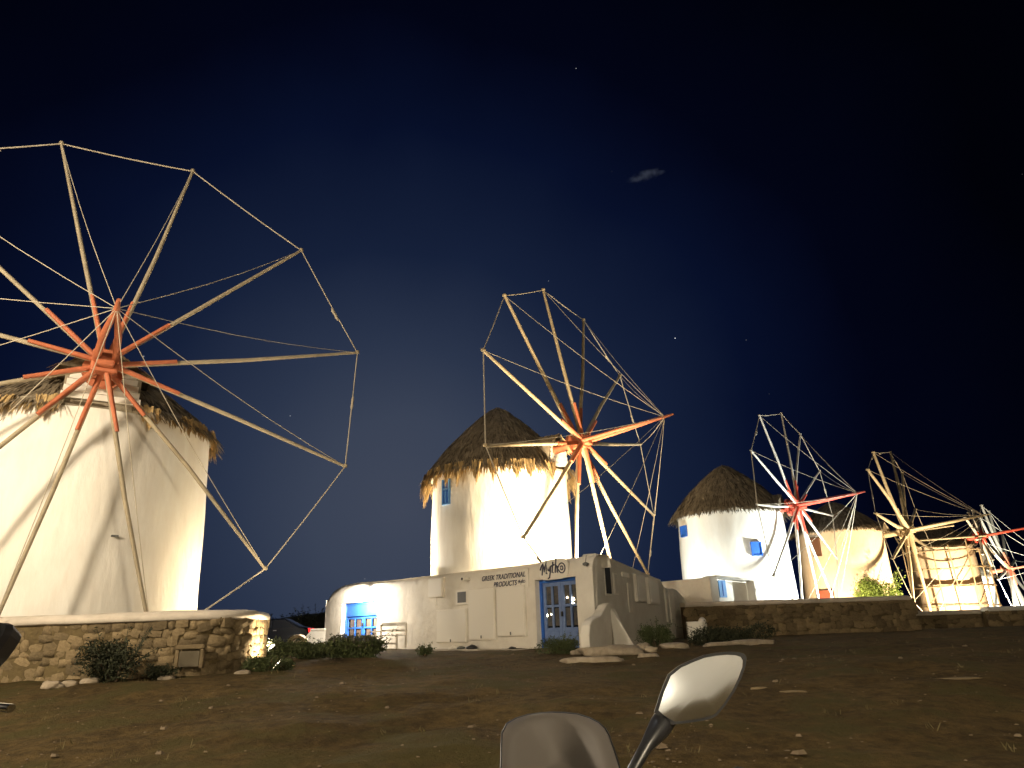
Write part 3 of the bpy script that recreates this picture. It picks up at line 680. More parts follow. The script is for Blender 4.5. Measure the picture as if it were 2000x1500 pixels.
# wall lamp over the blue door
lpz = wf(701, 1163, .42); wla = thing('wall_lamp', wf(701, 1163), 'glaring white lamp over the bright blue door', 'lamp')
MB().path([wf(701, 1163), wf(701, 1160, .2), lpz + Z * .14], .02, 6).build('arm', BLK, wla)
MB().lathe([(.01, -.11), (.08, -.08), (.11, 0), (.08, .08), (.03, .11)], lpz, 16).build('globe', LAMP, wla)
MB().lathe([(.03, .10), (.15, .12), (.05, .17), (.01, .18)], lpz, 16).build('shade', BLK, wla)
L = bpy.data.lights.new('door_lamp', 'POINT'); L.energy = 430; L.color = (1, .88, .72); L.shadow_soft_size = .11
lo = bpy.data.objects.new('door_lamp', L); COL.objects.link(lo); lo.location = lpz + FN * .14 - Z * .10
# security camera and lamp bracket on the wall
p = wf(912, 1131, .10); sc_ = thing('security_camera', wf(912, 1131), 'white security camera on the shop wall left of the lettered board', 'camera')
MB().path([p - FN * .10, p + FN * .02], .05, 8).build('bracket', SIGN, sc_); MB().box(p + FN * .1 + FX * .02, (.13, .13, .24), FM).build('body', SIGN, sc_, bevel=.03)
MB().path([p + FN * .215 + FX * .02, p + FN * .235 + FX * .02], .045, 10).build('lens', BLK, sc_)
p = wf(1144, 1105, .06); sb = thing('wall_light', wf(1144, 1105), 'small unlit light fitting near the shop corner', 'light fitting')
MB().lathe([(.05, 0), (.09, .03), (.09, .07), (.03, .1)], p, 12, True).build('shade', GREY, sb); MB().path([p - FN * .06, p + Z * .02], .02, 6).build('arm', GREY, sb); MB().path([p + Z * .08, p + Z * .3 - FN * .05], .008, 5).build('cable', BLK, sb)

# white bench by the wall, left of the shutters
bp0 = wf(764, 1262, .55); bp0.z = .90
bench = thing('bench', bp0, 'white wooden bench against the shop wall right of the bright blue door', 'bench')
def bb(u, z, o, w, h, d, nm): return MB().box(bp0 + FX * (u * 1.3) + Z * (z * 1.08) + FN * o, (w * 1.3 if w > .2 else w, h, d), FM).build(nm, PLS, bench, bevel=.008)
for u in (-.75, .62):
    bb(u, .42, -.12, .07, .84, .06, 'leg'); bb(u, .25, .26, .07, .5, .06, 'leg'); bb(u, .58, .07, .05, .05, .5, 'armrest')
bb(-.06, .80, -.13, 1.35, .13, .035, 'backrest_slat'); bb(-.06, .60, -.13, 1.35, .08, .035, 'backrest_slat')
for k in range(3): bb(-.06, .44, -.03 + .13 * k, 1.4, .035, .11, 'seat_slat')
bb(-.06, .18, .25, 1.3, .06, .04, 'stretcher')

# step in front of the shop
u0, u1 = uz(858, 1280)[0], uz(1058, 1280)[0]
stp = MB().box(fp((u0 + u1) / 2, .80, .32), (abs(u0 - u1), .17, .7), FM).build('concrete_step', CONC, at=fp((u0 + u1) / 2, .75, .3), bevel=.03); tag(stp, 'pale concrete step along the foot of the shop wall', 'step')
shoe_c = [(884, 1273, SIGN, 'pale crumpled cloth lying on the step by the shop wall', .16), (900, 1274, GREY, 'grey rag lying on the step between pale cloth and dark bundle', .14), (922, 1274, BLK, 'dark bundle lying on the step under the tall shutters', .2), (1002, 1272, BLK, 'small dark bundle lying on the step near the grey blue door', .12)]
for x, y, m, lab, r in shoe_c:
    p = wf(x, y, .22); p.z = .885 + r * .28; mb = MB(); mb.lathe([(.001, -r * .35), (r * .9, -r * .3), (r, 0), (r * .5, r * .3), (.001, r * .36)], p, 12)
    mb.v = [v + V((noise.noise(v * 9) * .05, noise.noise(v * 9 + V((5, 0, 0))) * .05, noise.noise(v * 9 + V((0, 5, 0))) * .03)) for v in mb.v]
    tag(mb.build('bundle', m, at=p), lab, 'bundle')

# low garden wall and little stone arch left of the shop
g0 = wf(634, 1268); g1 = atY(592, 1268, g0.y + .6)
gw = thing('garden_wall', (g0.x, g0.y, .9), 'low cream garden wall joining the left end of the shop', 'wall')
d = (g1 - g0); d.z = 0; n = V((d.y, -d.x, 0)).normalized(); n = n if n.y < 0 else -n; zt_ = atY(610, 1232, g0.y).z
MB().prism([V((g0.x, g0.y, .6)), V((g0.x, g0.y, zt_)), V((g0.x, g0.y, zt_)) + d * .72, V((g1.x, g1.y, zt_ - .3)), V((g1.x, g1.y, .6))], -n * .5).build('wall_body', PL, gw, bevel=.03)
MB().prism([V((g0.x, g0.y, zt_)) + n * .05, V((g0.x, g0.y, zt_ + .09)) + n * .05, V((g0.x, g0.y, zt_ + .09)) + d * .70 + n * .05, V((g0.x, g0.y, zt_)) + d * .70 + n * .05], -n * .6).build('coping', PL, gw, bevel=.03)
ap = atY(581, 1270, 29.2); ap.z = .86
ar = thing('stone_arch', ap, 'little rounded stone arch beside the parked car', 'arch')
for k in range(9):
    a = R_(5 + k * 21.25); M = axes(V((-sin(a), 0, cos(a))), V((cos(a), 0, sin(a))))
    MB().box(ap + V((cos(a) * .34, 0, sin(a) * .34 + .25)), (.125, .4, .13), M).build('voussoir', ROCK, ar, bevel=.015)
for s_ in (-1, 1): MB().box(ap + V((s_ * .34, 0, .1)), (.13, .4, .36)).build('pier', ROCK, ar, bevel=.015)
MB().box(ap + V((-.06, .05, .18)), (.42, .2, .5)).build('slab', PLG, ar, bevel=.02)

# ------------------------------------------------------------------ annex by windmill three
ac_ = atY(1391, 1175, 30.2); al = atY(1288, 1175, 32.2); ae = atY(1483, 1175, 31.6); zt = atY(1391, 1127, 30.2).z
an = thing('annex', (ac_.x, ac_.y, .9), 'small flat roofed cream annex with a blue shutter below the blue windowed windmill', 'annex')
G = lambda p, z: V((p.x, p.y, z))
dl = (al - ac_); dl.z = 0; dr = ae - ac_; dr.z = 0
MB().prism([G(al, .6), G(al, zt - .02), G(ac_, zt), G(ac_, .6)], V((.25, .9, 0)) * .5).build('left_wall', PLS, an, bevel=.03)
nr = V((-dr.y, dr.x, 0)).normalized(); nr = nr if nr.y > 0 else -nr
MB().prism([G(ac_, .6) + nr * .5, G(ac_, zt - .05) + nr * .5, G(ae, zt - .2) + nr * .5, G(ae, .6) + nr * .5], nr * .3).build('rear_wall', PL, an)
MB().prism([G(ac_, .6), G(ac_, zt + .03), G(ac_ + dr * .16, zt + .03), G(ac_ + dr * .16, .6)], nr * .45).build('pier', PLS, an, bevel=.03)
MB().prism([G(ac_ + dr * .94, .6), G(ac_ + dr * .94, zt - .12), G(ae, zt - .16), G(ae, .6)], nr * .45).build('pier', PLS, an, bevel=.03)
MB().prism([G(ac_ + dr * .16, zt + .02), G(ac_ + dr * .16, zt + .09), G(ae, zt - .08), G(ae, zt - .15)], nr * .75).build('beam', PLS, an, bevel=.02)
p = onplane(1411, 1150, G(ac_, 0) + nr * .47, nr); X_ = dr.normalized(); AM = Matrix((X_, Z, -nr)).transposed()
sh = MB().box(p, (.42, .72, .05), AM).build('shutter', BLUEL, an, bevel=.008); MB().box(p - nr * .03, (.03, .6, .02), AM).build('slot', BLUE, sh)
MB().prism([G(ac_ + dr * .16, .6) + nr * .3, G(ac_ + dr * .16, 2.35) + nr * .3, G(ac_ + dr * .6, 1.95) + nr * .3, G(ac_ + dr * .6, .6) + nr * .3], nr * .1).build('ramp', PLG, an)

# white planter wall with scalloped posts
wp = atY(1362, 1250, 24.3); wp.z = gz(wp.x, wp.y)
pw_ = thing('planter_wall', wp, 'short white plaster block with a row of rounded posts beside dark shrub', 'low wall')
MB().box(wp + V((.02, .25, .28)), (.52, .5, .66), Matrix.Rotation(R_(-8), 3, 'Z')).build('block', PL, pw_, bevel=.03)
for k in range(4):
    q = wp + V((.32 + .11 * k, .42 + .42 * k, .0))
    MB().lathe([(.15, -.1), (.15, .52), (.13, .60), (.08, .66), (.01, .69)], q + V((0, 0, .02 * k)), 12).build('post', PL, pw_)

# ------------------------------------------------------------------ plants
def bush(name, label, c, rx, ry, h, n, ls, lm, seed, cat='bush', lm2=None, upright=.5):
    rr = random.Random(seed); c = V(c)
    t = thing(name, c, label, cat)
    lobes = [(V((rr.uniform(-.62, .62) * rx, rr.uniform(-.55, .55) * ry, rr.uniform(.25, .62) * h)), rr.uniform(.30, .55)) for _ in range(9)]
    st = MB()
    for i, (q, s) in enumerate(lobes[:7]):
        st.path([c + V((q.x * .15, q.y * .15, -.05)), c + V((q.x * .5, q.y * .5, q.z * .6)), c + q], [.025, .018, .008], 5)
    st.build('stem', TWIG, t)
    mbs = [MB(), MB()]
    for i in range(16):   # straggling sprigs
        a = rr.uniform(0, 2 * pi); e = c + V((cos(a) * rx * rr.uniform(.5, 1.15), sin(a) * ry * rr.uniform(.4, 1.1), h * rr.uniform(.5, 1.25))); b0 = c + V((cos(a) * rx * .3, sin(a) * ry * .3, h * .3))
        mbs[0].path([b0, b0.lerp(e, .6) + V((0, 0, .05 * h)), e], [.008, .006, .003], 4)
        for k in range(16):
            p = b0.lerp(e, .45 + .55 * k / 16) + V((rr.gauss(0, .02), rr.gauss(0, .02), rr.gauss(0, .02))); nn = V((rr.gauss(0, 1), rr.gauss(0, 1), rr.gauss(.3, 1))).normalized(); aa = nn.cross(V((rr.gauss(0, 1), rr.gauss(0, 1), 1))).normalized(); bb_ = nn.cross(aa); l = ls * rr.uniform(.7, 1.3)
            mbs[0].add([p, p + aa * l * .5 + bb_ * l * .2, p + aa * l, p + aa * l * .5 - bb_ * l * .2], [(0, 1, 2, 3)])
    for i in range(n):
        q, s = rr.choice(lobes)
        d = V((rr.gauss(0, 1), rr.gauss(0, 1), rr.gauss(0, 1))).normalized() * (rr.uniform(.25, 1) ** .5)
        if rr.random() < .06: d *= 1.25
        p = c + q + V((d.x * rx * s, d.y * ry * s, d.z * h * s * .95))
        if p.z < c.z + .01: p.z = c.z + rr.uniform(.01, .08)
        nn = V((rr.gauss(0, 1), rr.gauss(0, 1), rr.gauss(upright, 1))).normalized(); a = nn.cross(V((rr.gauss(0, 1), rr.gauss(0, 1), rr.gauss(0, 1)))).normalized(); b_ = nn.cross(a)
        l = ls * rr.uniform(.6, 1.4); w = l * .42
        mb = mbs[1] if (lm2 and d.z > .35 and rr.random() < .5) else mbs[0]
        mb.add([p - a * l * .5, p + b_ * w * .5 + nn * l * .06, p + a * l * .5, p - b_ * w * .5 + nn * l * .06], [(0, 1, 2, 3)])
    mbs[0].build('foliage', lm, t)
    if lm2: mbs[1].build('pale_foliage', lm2, t)
    return t
def gp(x, y, Y):
    p = atY(x, y, Y); p.z = gz(p.x, p.y) ; return p
bush('bush', 'dark round bush in front of the left stone wall', gp(228, 1318, 12.3), .62, .5, .72, 5200, .055, LEAFD, 1)
bush('bush', 'low dark scrub at the foot of the left stone wall beside the hatch', gp(318, 1312, 12.55), .3, .25, .24, 900, .05, LEAFD, 21)
bush('bush', 'low dark shrub at the foot of the rounded stone wall end', gp(527, 1306, 13.8), .48, .3, .30, 2600, .05, LEAF, 31)
bush('bush', 'low spreading shrub between the stone wall end and the shop', gp(545, 1303, 18.2), 1.05, .6, .50, 6500, .07, LEAF, 2)
bush('bush', 'low olive shrub right behind the stone wall end', gp(600, 1290, 20.5), .9, .6, .42, 3800, .07, LEAF, 22)
bush('bush', 'leafy shrub with pale tops in front of the bright blue door', gp(692, 1298, 18.4), 1.0, .6, .58, 7500, .07, LEAF, 3, lm2=LEAFP)
bush('bush', 'tiny dark plant at the left end of the concrete step', gp(830, 1286, 19.5), .24, .2, .26, 700, .05, LEAF, 4)
bush('bush', 'low green shrub in front of the grey blue door', gp(1095, 1290, 17.6), .55, .35, .38, 3600, .045, LEAF, 5)
bush('bush', 'wispy green shrub beside the shop side wall', gp(1285, 1270, 19.2), .48, .4, .64, 4200, .05, LEAF, 6, upright=.1)
bush('bush', 'dark spreading shrub in front of the white planter wall', gp(1428, 1272, 19.5), 1.25, .55, .56, 8500, .055, LEAFD, 7)
bush('bush', 'floodlit yellow green bush at the foot of the sand coloured windmill', atY(1728, 1190, 40.0), 1.5, 1.0, 1.85, 9000, .11, LEAFL, 8)
for i, (x, Y, h) in enumerate(((545, 56, 1.7), (580, 52, 1.2), (615, 57, 2.2), (640, 55, 1.6))):
    bush('hill_bush', ['leftmost dark bush on the hill beside the stone wall end', 'small dark bush on the hill above the stone arch', 'tall dark bush on the hill left of the shop', 'dark bush on the hill against the shop end'][i], V((atY(x, 1225, Y).x, Y, 1.3)), 2.0, 1.2, h, 2600, .16, LEAFD, 40 + i)
# dry tufts of grass scattered over the earth
mb = MB(); rr = random.Random(9)
for i in range(350):
    y = rr.uniform(6.5, 22); x = rr.uniform(-.75, .95) * y
    if noise.noise(V((x * .5, y * .5, 9))) < .02: continue
    b0 = V((x, y, gzn(x, y) - .01))
    if (b0 - K).dot(FN) < .5 and x < K.x + 1 and y > 17: continue
    for q in range(5):
        d = V((rr.gauss(0, .5), rr.gauss(0, .5), 1)).normalized(); strip(mb, b0 + V((rr.gauss(0, .05), rr.gauss(0, .05), 0)), d, V((rr.gauss(0, 1), -1, 0)).normalized(), rr.uniform(.03, .09), .008)
mb.build('grass', mat('dry_grass', (.13, .105, .045), .9))['kind'] = 'stuff'

# ------------------------------------------------------------------ rocks
def rock(label, c, sx, sy, sz, seed, m=ROCK, rot=0, name='rock'):
    bm = bmesh.new(); bmesh.ops.create_icosphere(bm, subdivisions=3, radius=1)
    for v in bm.verts:
        q = v.co.copy(); k = 1 + .32 * noise.noise(q * 1.3 + V((seed * 3.1, 0, 0))) + .12 * noise.noise(q * 3.5 + V((0, seed, 0)))
        for a in range(3): q[a] = math.copysign(abs(q[a]) ** .75, q[a])
        v.co = V((q.x * sx, q.y * sy, q.z * sz)) * k
    me = bpy.data.meshes.new(name); bm.to_mesh(me); bm.free(); me.materials.append(m)
    for p in me.polygons: p.use_smooth = True
    o = bpy.data.objects.new(name, me); COL.objects.link(o); o.location = c; o.rotation_euler.z = rot
    return tag(o, label, 'rock', 'rocks lying on the ground by the shop')
RK = [((1196, 1294), 16.8, .72, .28, .13, 'longest pale rock slab lying in front of the shop corner'),
      ((1160, 1316), 15.5, .62, .2, .07, 'flat sunken rock below the longest slab'),
      ((1268, 1309), 15.8, .22, .2, .07, 'flat rock half hidden left of the scooter mirror'),
      ((1129, 1282), 17.4, .17, .12, .08, 'small pinkish rock at the edge of the shrub by the grey blue door'),
      ((1210, 1271), 18.0, .55, .3, .07, 'flat paving rock at the foot of the side wall'),
      ((1165, 1268), 18.3, .25, .2, .06, 'flat pale rock beside the wing wall foot'),
      ((1258, 1278), 17.6, .16, .15, .12, 'upright pale rock left of the wispy shrub foot'),
      ((1316, 1275), 17.9, .32, .2, .09, 'broad pale rock under the wispy shrub'),
      ((1272, 1287), 17.0, .15, .12, .09, 'round rock right of the longest slab'),
      ((1455, 1275), 18.6, .75, .16, .09, 'long pale rock edging the dark spreading shrub'),
      ((1400, 1274), 18.4, .3, .14, .06, 'low rock left of the long pale edging rock'),
      ((1441, 1221), 26.5, .2, .15, .12, 'small white rock lying before the long rubble wall'),
      ((105, 1327), 11.9, .17, .1, .07, 'leftmost of three small rocks under the left stone wall'),
      ((135, 1325), 12.0, .14, .1, .06, 'middle one of three small rocks under the left stone wall'),
      ((178, 1321), 12.1, .14, .1, .06, 'rightmost of three small rocks left of the dark round bush'),
      ((475, 1304), 13.4, .14, .1, .05, 'small pale rock at the rounded end of the stone wall'),
      ((327, 1313), 12.5, .13, .08, .05, 'small pale rock below the grey hatch'),
      ((1490, 1405), 9.6, .11, .06, .015, 'flat pale rock sunk in the earth right of the mirror'),
      ((1560, 1410), 9.4, .17, .08, .018, 'broad flat rock sunk in the dark earth at right'),
      ((1890, 1404), 9.8, .3, .08, .015, 'long flat rock sunk in the earth near the right edge'),
      ((1440, 1362), 11.3, .10, .06, .025, 'small pale stone in the earth just right of the mirror')]
for i, ((x, y), Y, sx, sy, sz, lab) in enumerate(RK):
    p = gp(x, y, Y); p.z = gzn(p.x, p.y) + sz * .35; rock(lab, p, sx, sy, sz, i + 1, STONE if 'sunk' in lab and 'earth' in lab else ROCK, rot=random.uniform(-.15, .15))
mb = MB(); rr = random.Random(77)
for i in range(1500):
    y = 6.2 + 13 * rr.random() ** 1.4; x = rr.uniform(-.78, .95) * y
    if noise.noise(V((x * .45, y * .45, 21))) < -.05 and rr.random() < .8: continue
    s = rr.uniform(.006, .018) * (3.2 if rr.random() < .05 else 1); c = V((x, y, gzn(x, y) + s * .15)); a = rr.uniform(0, pi)
    vs = [c + V((cos(a + k * pi / 2.5) * s * rr.uniform(.7, 1.5), sin(a + k * pi / 2.5) * s * rr.uniform(.6, 1.1), 0)) for k in range(5)]
    up = [v.lerp(c, .35) + V((0, 0, s * rr.uniform(.3, .7))) for v in vs]
    mb.add(vs + up, [(5, 6, 7, 8, 9)] + [(k, (k + 1) % 5, 5 + (k + 1) % 5, 5 + k) for k in range(5)])
mb.build('gravel', mat('gravel_stone', (.20, .15, .095), .9, (.11, .08, .05), 1.5))['kind'] = 'stuff'

# ------------------------------------------------------------------ parked car behind the stone wall end
cc = atY(528, 1268, 36); cc.z = .88
car = thing('car', cc, 'dark parked car with red tail light behind the stone wall end', 'car')
CM = Matrix.Rotation(R_(8), 3, 'Z')
def cp(x, y, z): return cc + CM @ V((x, y, z))
side = [(-2.0, .25), (-2.05, .6), (-1.9, .82), (-1.1, .93), (-.5, 1.36), (.7, 1.42), (1.45, 1.02), (1.85, .95), (1.95, .55), (1.9, .25)]
MB().prism([cp(x, -.82, z) for x, z in side], CM @ V((0, 1.64, 0))).build('body', CARB, car, bevel=.08)
MB().prism([cp(x, -.835, z) for x, z in ((-.95, .95), (-.45, 1.3), (.1, 1.34), (.1, .95))], CM @ V((0, .03, 0))).build('window', DARKG, car)
MB().prism([cp(x, -.835, z) for x, z in ((.18, .95), (.18, 1.34), (.65, 1.34), (1.2, 1.02))], CM @ V((0, .03, 0))).build('window', DARKG, car)
for x in (-1.25, 1.2):
    w = MB().path([cp(x, -.86, .31), cp(x, -.64, .31)], .31, 18).build('wheel', RUB, car); MB().path([cp(x, -.875, .31), cp(x, -.855, .31)], .19, 10).build('rim', CHR, w)
for s_ in (-1, 1): MB().box(cp(1.86, s_ * .62, .82), (.16, .34, .2), CM).build('tail_light', TAIL, car, bevel=.03)
MB().box(cp(1.97, 0, .42), (.08, 1.5, .16), CM).build('bumper', GREY, car, bevel=.03)
MB().box(cp(.3, -.845, .86), (.16, .03, .03), CM).build('door_handle', CHR, car)

# ------------------------------------------------------------------ scooters in the foreground
def scooter(label, off, bodym, screen=True, gx=0):
    off = V(off); rt = V((.16, .5, gz(.1, .5))) + off
    t = thing('scooter', rt, label, 'scooter', 'parked scooters in the foreground')
    # rear view mirror
    mp = [(1286, 1387), (1297, 1352), (1310, 1320), (1330, 1304), (1352, 1294), (1375, 1285), (1397, 1281), (1420, 1279), (1436, 1280), (1446, 1283), (1450, 1290), (1449, 1303), (1441, 1325), (1430, 1348), (1413, 1374), (1397, 1393), (1388, 1398), (1372, 1402), (1345, 1406), (1318, 1409), (1312, 1406), (1297, 1397)]
    pc = atY(1368, 1345, .92); MN = V((-.16, -1, .045)).normalized()
    face = [onplane(x, y, pc, MN) + off for x, y in mp]; pc = pc + off
    big = [pc + (p - pc) * 1.10 for p in face]
    mir = MB().prism(big, -MN * .012)
    n = len(big); ctr = pc - MN * .05; mid = [pc + (p - pc) * .8 - MN * .045 for p in face]
    mir.add([p - MN * .012 for p in big] + mid + [ctr], [(i, (i + 1) % n, n + (i + 1) % n, n + i) for i in range(n)] + [(n + i, n + (i + 1) % n, 2 * n) for i in range(n)])
    mo = mir.build('mirror', BLK, t)
    gl = MB(); rings = []
    for k in (1.0, .8, .6, .4, .2): rings.append([pc + (p - pc) * k + MN * (.003 + .0025 * (1 - k * k)) for p in face])
    vs = [p for r in rings for p in r] + [pc + MN * .0055]
    fs = [(i * n + k, i * n + (k + 1) % n, (i + 1) * n + (k + 1) % n, (i + 1) * n + k) for i in range(4) for k in range(n)] + [(4 * n + k, 4 * n + (k + 1) % n, 5 * n) for k in range(n)]
    gl.add(vs, fs, True).build('mirror_glass', MIR, mo)
    s0 = onplane(1302, 1404, atY(1368, 1345, .92), MN) - MN * .02 + off; s1 = atY(1262, 1458, .90) + off; s2 = atY(1236, 1505, .89) + off; s3 = atY(1222, 1560, .88) + off
    MB().path([s0, s0.lerp(s1, .35), s1, s2, s3], [.014, .0135, .0075, .0065, .008], 10).build('mirror_stem', BLK, mo)
    # handlebar, grip, lever
    gv = V((gx, 0, gx * .42)); ge = atY(1474, 1526, .80) + off + gv; gi = atY(1330, 1585, .82) + off + gv; hc = atY(1100, 1640, .9) + off
    hb = MB().path([s3 - V((0, 0, .02)), gi, ge - (ge - gi).normalized() * .1], .012, 8).path([s3 - V((0, 0, .02)), hc, hc + V((-.14, 0, 0)), hc + V((-.34, -.06, .02))], .012, 8).build('handlebar', BLK, t)
    dg_ = (ge - gi).normalized()
    MB().path([ge - dg_ * .13, ge - dg_ * .01, ge], [.0165, .018, .012], 12).build('grip', RUB, hb)
    MB().path([hc + V((-.36, -.07, .02)), hc + V((-.24, -.04, .01))], .018, 12).build('grip', RUB, hb)
    MB().path([gi + V((.02, .05, -.01)), ge + V((-.06, .055, -.012)), ge + V((.015, .045, -.02))], [.008, .006, .007], 8, .7).build('brake_lever', CHR, hb)
    MB().box(hc + V((.02, .02, -.03)), (.26, .13, .1)).build('instrument_cowl', BLK, t, bevel=.03)
    if screen:
        # fly screen
        wpx = [(980, 1530), (980, 1500), (981, 1450), (982, 1425), (991, 1408), (1008, 1400), (1030, 1395), (1055, 1393), (1078, 1392), (1104, 1393), (1128, 1395), (1150, 1401), (1167, 1409), (1178, 1419), (1184, 1430), (1194, 1460), (1206, 1500), (1214, 1530)]
        SNm = V((0, -.86, .5)).normalized(); p0 = atY(1090, 1400, 1.32); cx = p0.x
        out = [onplane(x, y, p0, SNm) for x, y in wpx]; out = [p + V((0, -.9 * (p.x - cx) ** 2 * 6, 0)) for p in out]
        c0 = onplane(1095, 1500, p0, SNm); ring = [out]
        for k in (.75, .5, .25): ring.append([c0 + (p - c0) * k + V((0, .04 * (1 - k), 0)) for p in out])
        ring = [[p + off for p in r] for r in ring]; n = len(out)
        vs = [p for r in ring for p in r] + [c0 + off + V((0, .04, 0))]
        fs = [(i * n + k, i * n + (k + 1) % n, (i + 1) * n + (k + 1) % n, (i + 1) * n + k) for i in range(3) for k in range(n)] + [(3 * n + k, 3 * n + (k + 1) % n, 4 * n) for k in range(n)]
        so = MB().add(vs, fs, True).build('fly_screen', SCRN, t); sd = so.modifiers.new('solid', 'SOLIDIFY'); sd.thickness = .004
        MB().path([p + off for p in out[1:-1]], .0022, 6).build('screen_edge', BLK, so)
    # body below the frame
    B = lambda x, y, z: rt + V((x, y, z))
    mb = MB()
    rows = [[B(sx * w, y + .05 * (1 - abs(sx)) , z) for sx in (-1, -.7, -.3, 0, .3, .7, 1)] for z, y, w in ((1.0, .78, .10), (.88, .80, .19), (.65, .72, .22), (.4, .62, .2), (.28, .52, .17))]
    fs_ = mb.grid(rows).build('front_shield', bodym, t); fs_.modifiers.new('solid', 'SOLIDIFY').thickness = .03
    MB().lathe([(.03, -.06), (.05, -.05), (.05, .05), (.03, .06)], B(0, .9, .86), 12, True, Matrix.Rotation(pi / 2, 3, 'X')).build('headlight', SIGN, t)
    for y in (.98, -.42):
        w = MB().lathe([(.17, -.05), (.22, -.055), (.25, -.03), (.26, 0), (.25, .03), (.22, .055), (.17, .05)], B(0, y, .26), 24, False, Matrix.Rotation(pi / 2, 3, 'Y')).build('wheel', RUB, t)
        MB().lathe([(.02, -.04), (.17, -.03), (.17, .03), (.02, .04)], B(0, y, .26), 16, True, Matrix.Rotation(pi / 2, 3, 'Y')).build('rim', GREY, w)
    MB().prism([B(-.11, y, z) for y, z in ((.82, .52), (.95, .58), (1.12, .56), (1.22, .46), (1.1, .53), (.95, .545))], (.22, 0, 0)).build('front_fender', bodym, t)
    MB().box(B(0, .22, .3), (.3, .6, .08)).build('footboard', BLK, t, bevel=.03)
    MB().prism([B(-.16, y, z) for y, z in ((-.02, .3), (-.08, .68), (-.5, .76), (-.72, .7), (-.6, .42), (-.3, .3))], (.32, 0, 0)).build('rear_body', bodym, t, bevel=.05)
    MB().prism([B(-.14, y, z) for y, z in ((-.02, .7), (-.05, .78), (-.3, .80), (-.66, .84), (-.7, .77), (-.4, .74))], (.28, 0, 0)).build('seat', RUB, t, bevel=.03)
    MB().path([hc - V((0, 0, .02)), B(0, .95, .5), B(0, .98, .26)], .025, 8).build('fork', GREY, t)
    return t
scooter('parked scooter with smoked fly screen and right mirror in the foreground', (0, 0, 0), BLK)
scooter('parked scooter at the left edge, only mirror rim, grip and lever showing', (-.935, .02, .065), CARW, False, .10)

# ------------------------------------------------------------------ street behind the viewer (seen only in the mirrors)
hs = thing('street_house', (1.5, -9, .2), 'white house across the street, seen only in the scooter mirror', 'house')
MB().box((1.5, -11, 3.6), (22, 4, 6.8)).build('wall', PL, hs)
for x in (-8.6, 3.2, 8.8):
    w = MB().box((x, -8.99, 2.2), (1.0, .06, 1.2)).build('window', DARKG, hs); MB().box((x, -8.97, 2.2), (1.0, .08, .06)).box((x, -8.97, 2.2), (.06, .075, 1.2)).build('frame', BLUE, w)
MB().box((5.5, -8.98, 1.25), (1.0, .08, 2.1)).build('door', BLUE, hs)
MB().box((1.5, -11, 7.06), (22.3, 4.3, .16)).build('roof', PL, hs)
for x in (-4.2, 6.8):  # lamps added on the unseen house to brighten the mirror view
    hl = V((x, -8.6, 2.3)); q = thing('mirror_fill_lamp', hl, 'added mirror fill lamp on the white house across the street, %s of its door' % ('left' if x > 3 else 'right'), 'lamp', 'added mirror fill lamps of the street house')
    MB().lathe([(.01, -.1), (.1, -.06), (.12, 0), (.08, .08), (.02, .1)], hl, 14).build('globe', BULB, q); MB().path([hl + V((0, -.4, .05)), hl + V((0, 0, .1))], .02, 6).build('arm', BLK, q)
    L = bpy.data.lights.new('mirror_fill_light', 'POINT'); L.energy = 85; L.color = (1, .92, .76); L.shadow_soft_size = .12
    lo = bpy.data.objects.new('mirror_fill_light', L); COL.objects.link(lo); lo.location = hl + V((0, .25, -.1))
def street_lamp(slb, sx, power, label, col):
    slb = V(slb); sl = thing('street_lamp', slb, label, 'street lamp', 'street lamps along the road')
    MB().path([slb, slb + V((0, 0, 3.5)), slb + V((0, 0, 7.3))], [.08, .06, .045], 10).build('post', BLK, sl)
    MB().path([slb + V((0, 0, 7.2)), slb + V((.3 * sx, 0, 7.5)), slb + V((sx, 0, 7.6))], .03, 8).build('arm', BLK, sl)
    h = slb + V((1.1 * sx, 0, 7.6))
    MB().lathe([(.05, .16), (.2, .05), (.26, -.03), (.2, -.04)], h, 16).build('lamp_shade', BLK, sl)
    MB().lathe([(.01, -.1), (.12, -.07), (.15, 0), (.1, .05)], h - V((0, 0, .03)), 16).build('globe', BULB, sl)
    L = bpy.data.lights.new('street_light', 'POINT'); L.energy = power; L.color = col; L.shadow_soft_size = .45
    lo = bpy.data.objects.new('street_light', L); COL.objects.link(lo); lo.location = h - V((0, 0, .25))
street_lamp((-13.2, 2.9, .2), 1, 2300, 'tall street lamp on the roadside left of the viewer', (1, .84, .62))
street_lamp((9.5, -7.0, .2), -1, 1500, 'tall street lamp behind the viewer on the right', (1, .84, .60))

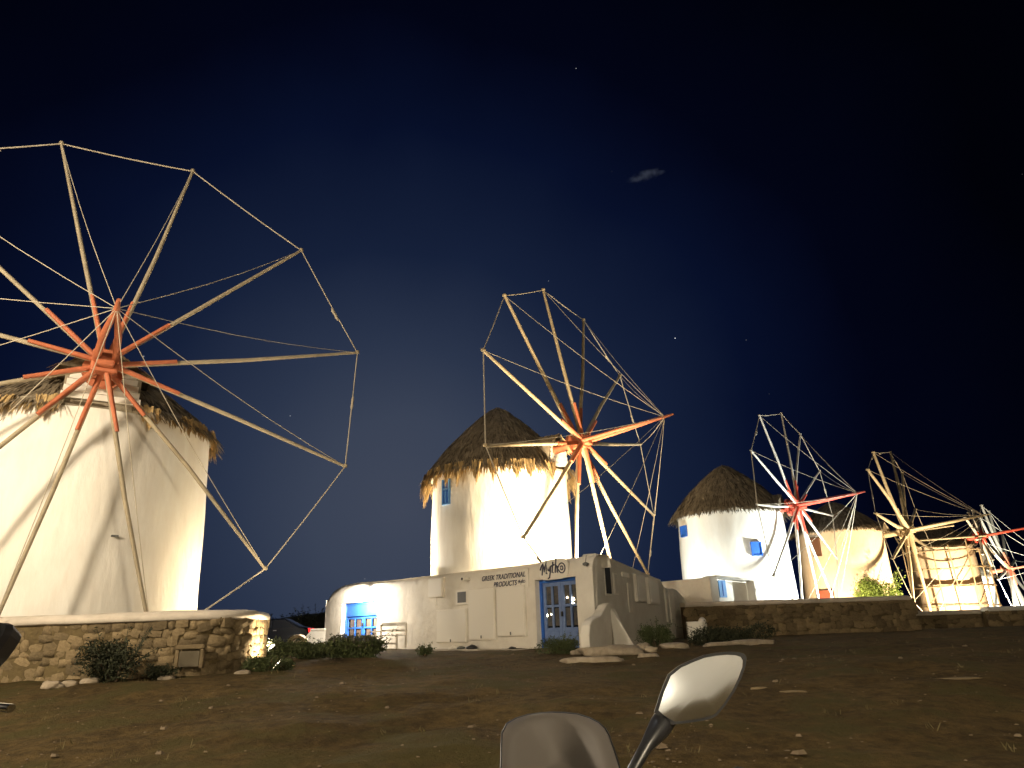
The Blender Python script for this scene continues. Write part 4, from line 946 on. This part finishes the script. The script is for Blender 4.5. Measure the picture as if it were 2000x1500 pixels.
# ------------------------------------------------------------------ lens ghost, built as an added moonlit vapour volume
cv = bpy.data.materials.new('ghost_vapour'); cv.use_nodes = True; t = cv.node_tree; t.nodes.clear()
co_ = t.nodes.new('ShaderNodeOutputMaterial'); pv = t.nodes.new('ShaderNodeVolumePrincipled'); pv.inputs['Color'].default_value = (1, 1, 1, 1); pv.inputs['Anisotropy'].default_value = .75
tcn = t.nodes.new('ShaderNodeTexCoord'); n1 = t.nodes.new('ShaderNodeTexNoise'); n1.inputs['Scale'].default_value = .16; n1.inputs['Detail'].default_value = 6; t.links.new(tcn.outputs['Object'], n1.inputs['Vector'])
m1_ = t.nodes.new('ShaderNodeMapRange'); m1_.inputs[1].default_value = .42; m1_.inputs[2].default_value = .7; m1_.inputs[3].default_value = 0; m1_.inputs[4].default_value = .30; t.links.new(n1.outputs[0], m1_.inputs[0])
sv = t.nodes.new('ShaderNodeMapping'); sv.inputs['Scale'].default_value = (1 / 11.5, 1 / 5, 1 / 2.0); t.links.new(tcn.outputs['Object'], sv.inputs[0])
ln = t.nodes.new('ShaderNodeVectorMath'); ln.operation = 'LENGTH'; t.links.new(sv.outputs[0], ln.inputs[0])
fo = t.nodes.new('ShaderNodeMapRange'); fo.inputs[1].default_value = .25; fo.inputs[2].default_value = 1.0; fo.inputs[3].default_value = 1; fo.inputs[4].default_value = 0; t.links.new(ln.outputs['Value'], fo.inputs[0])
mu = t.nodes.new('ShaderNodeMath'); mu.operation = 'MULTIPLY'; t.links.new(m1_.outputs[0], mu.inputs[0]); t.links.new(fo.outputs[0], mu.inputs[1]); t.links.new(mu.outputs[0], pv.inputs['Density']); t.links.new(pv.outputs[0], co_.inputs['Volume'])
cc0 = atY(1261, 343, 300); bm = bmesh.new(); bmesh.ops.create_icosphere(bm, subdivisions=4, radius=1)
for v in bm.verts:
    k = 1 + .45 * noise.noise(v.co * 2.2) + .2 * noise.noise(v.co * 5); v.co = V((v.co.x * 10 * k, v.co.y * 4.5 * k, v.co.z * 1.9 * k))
me = bpy.data.meshes.new('lens_ghost'); bm.to_mesh(me); bm.free(); me.materials.append(cv)
cl = bpy.data.objects.new('lens_ghost', me); COL.objects.link(cl); cl.location = cc0; cl.rotation_euler.y = R_(-11); tag(cl, 'small pale lens ghost built as vapour wisp high in the night sky', 'lens_ghost')
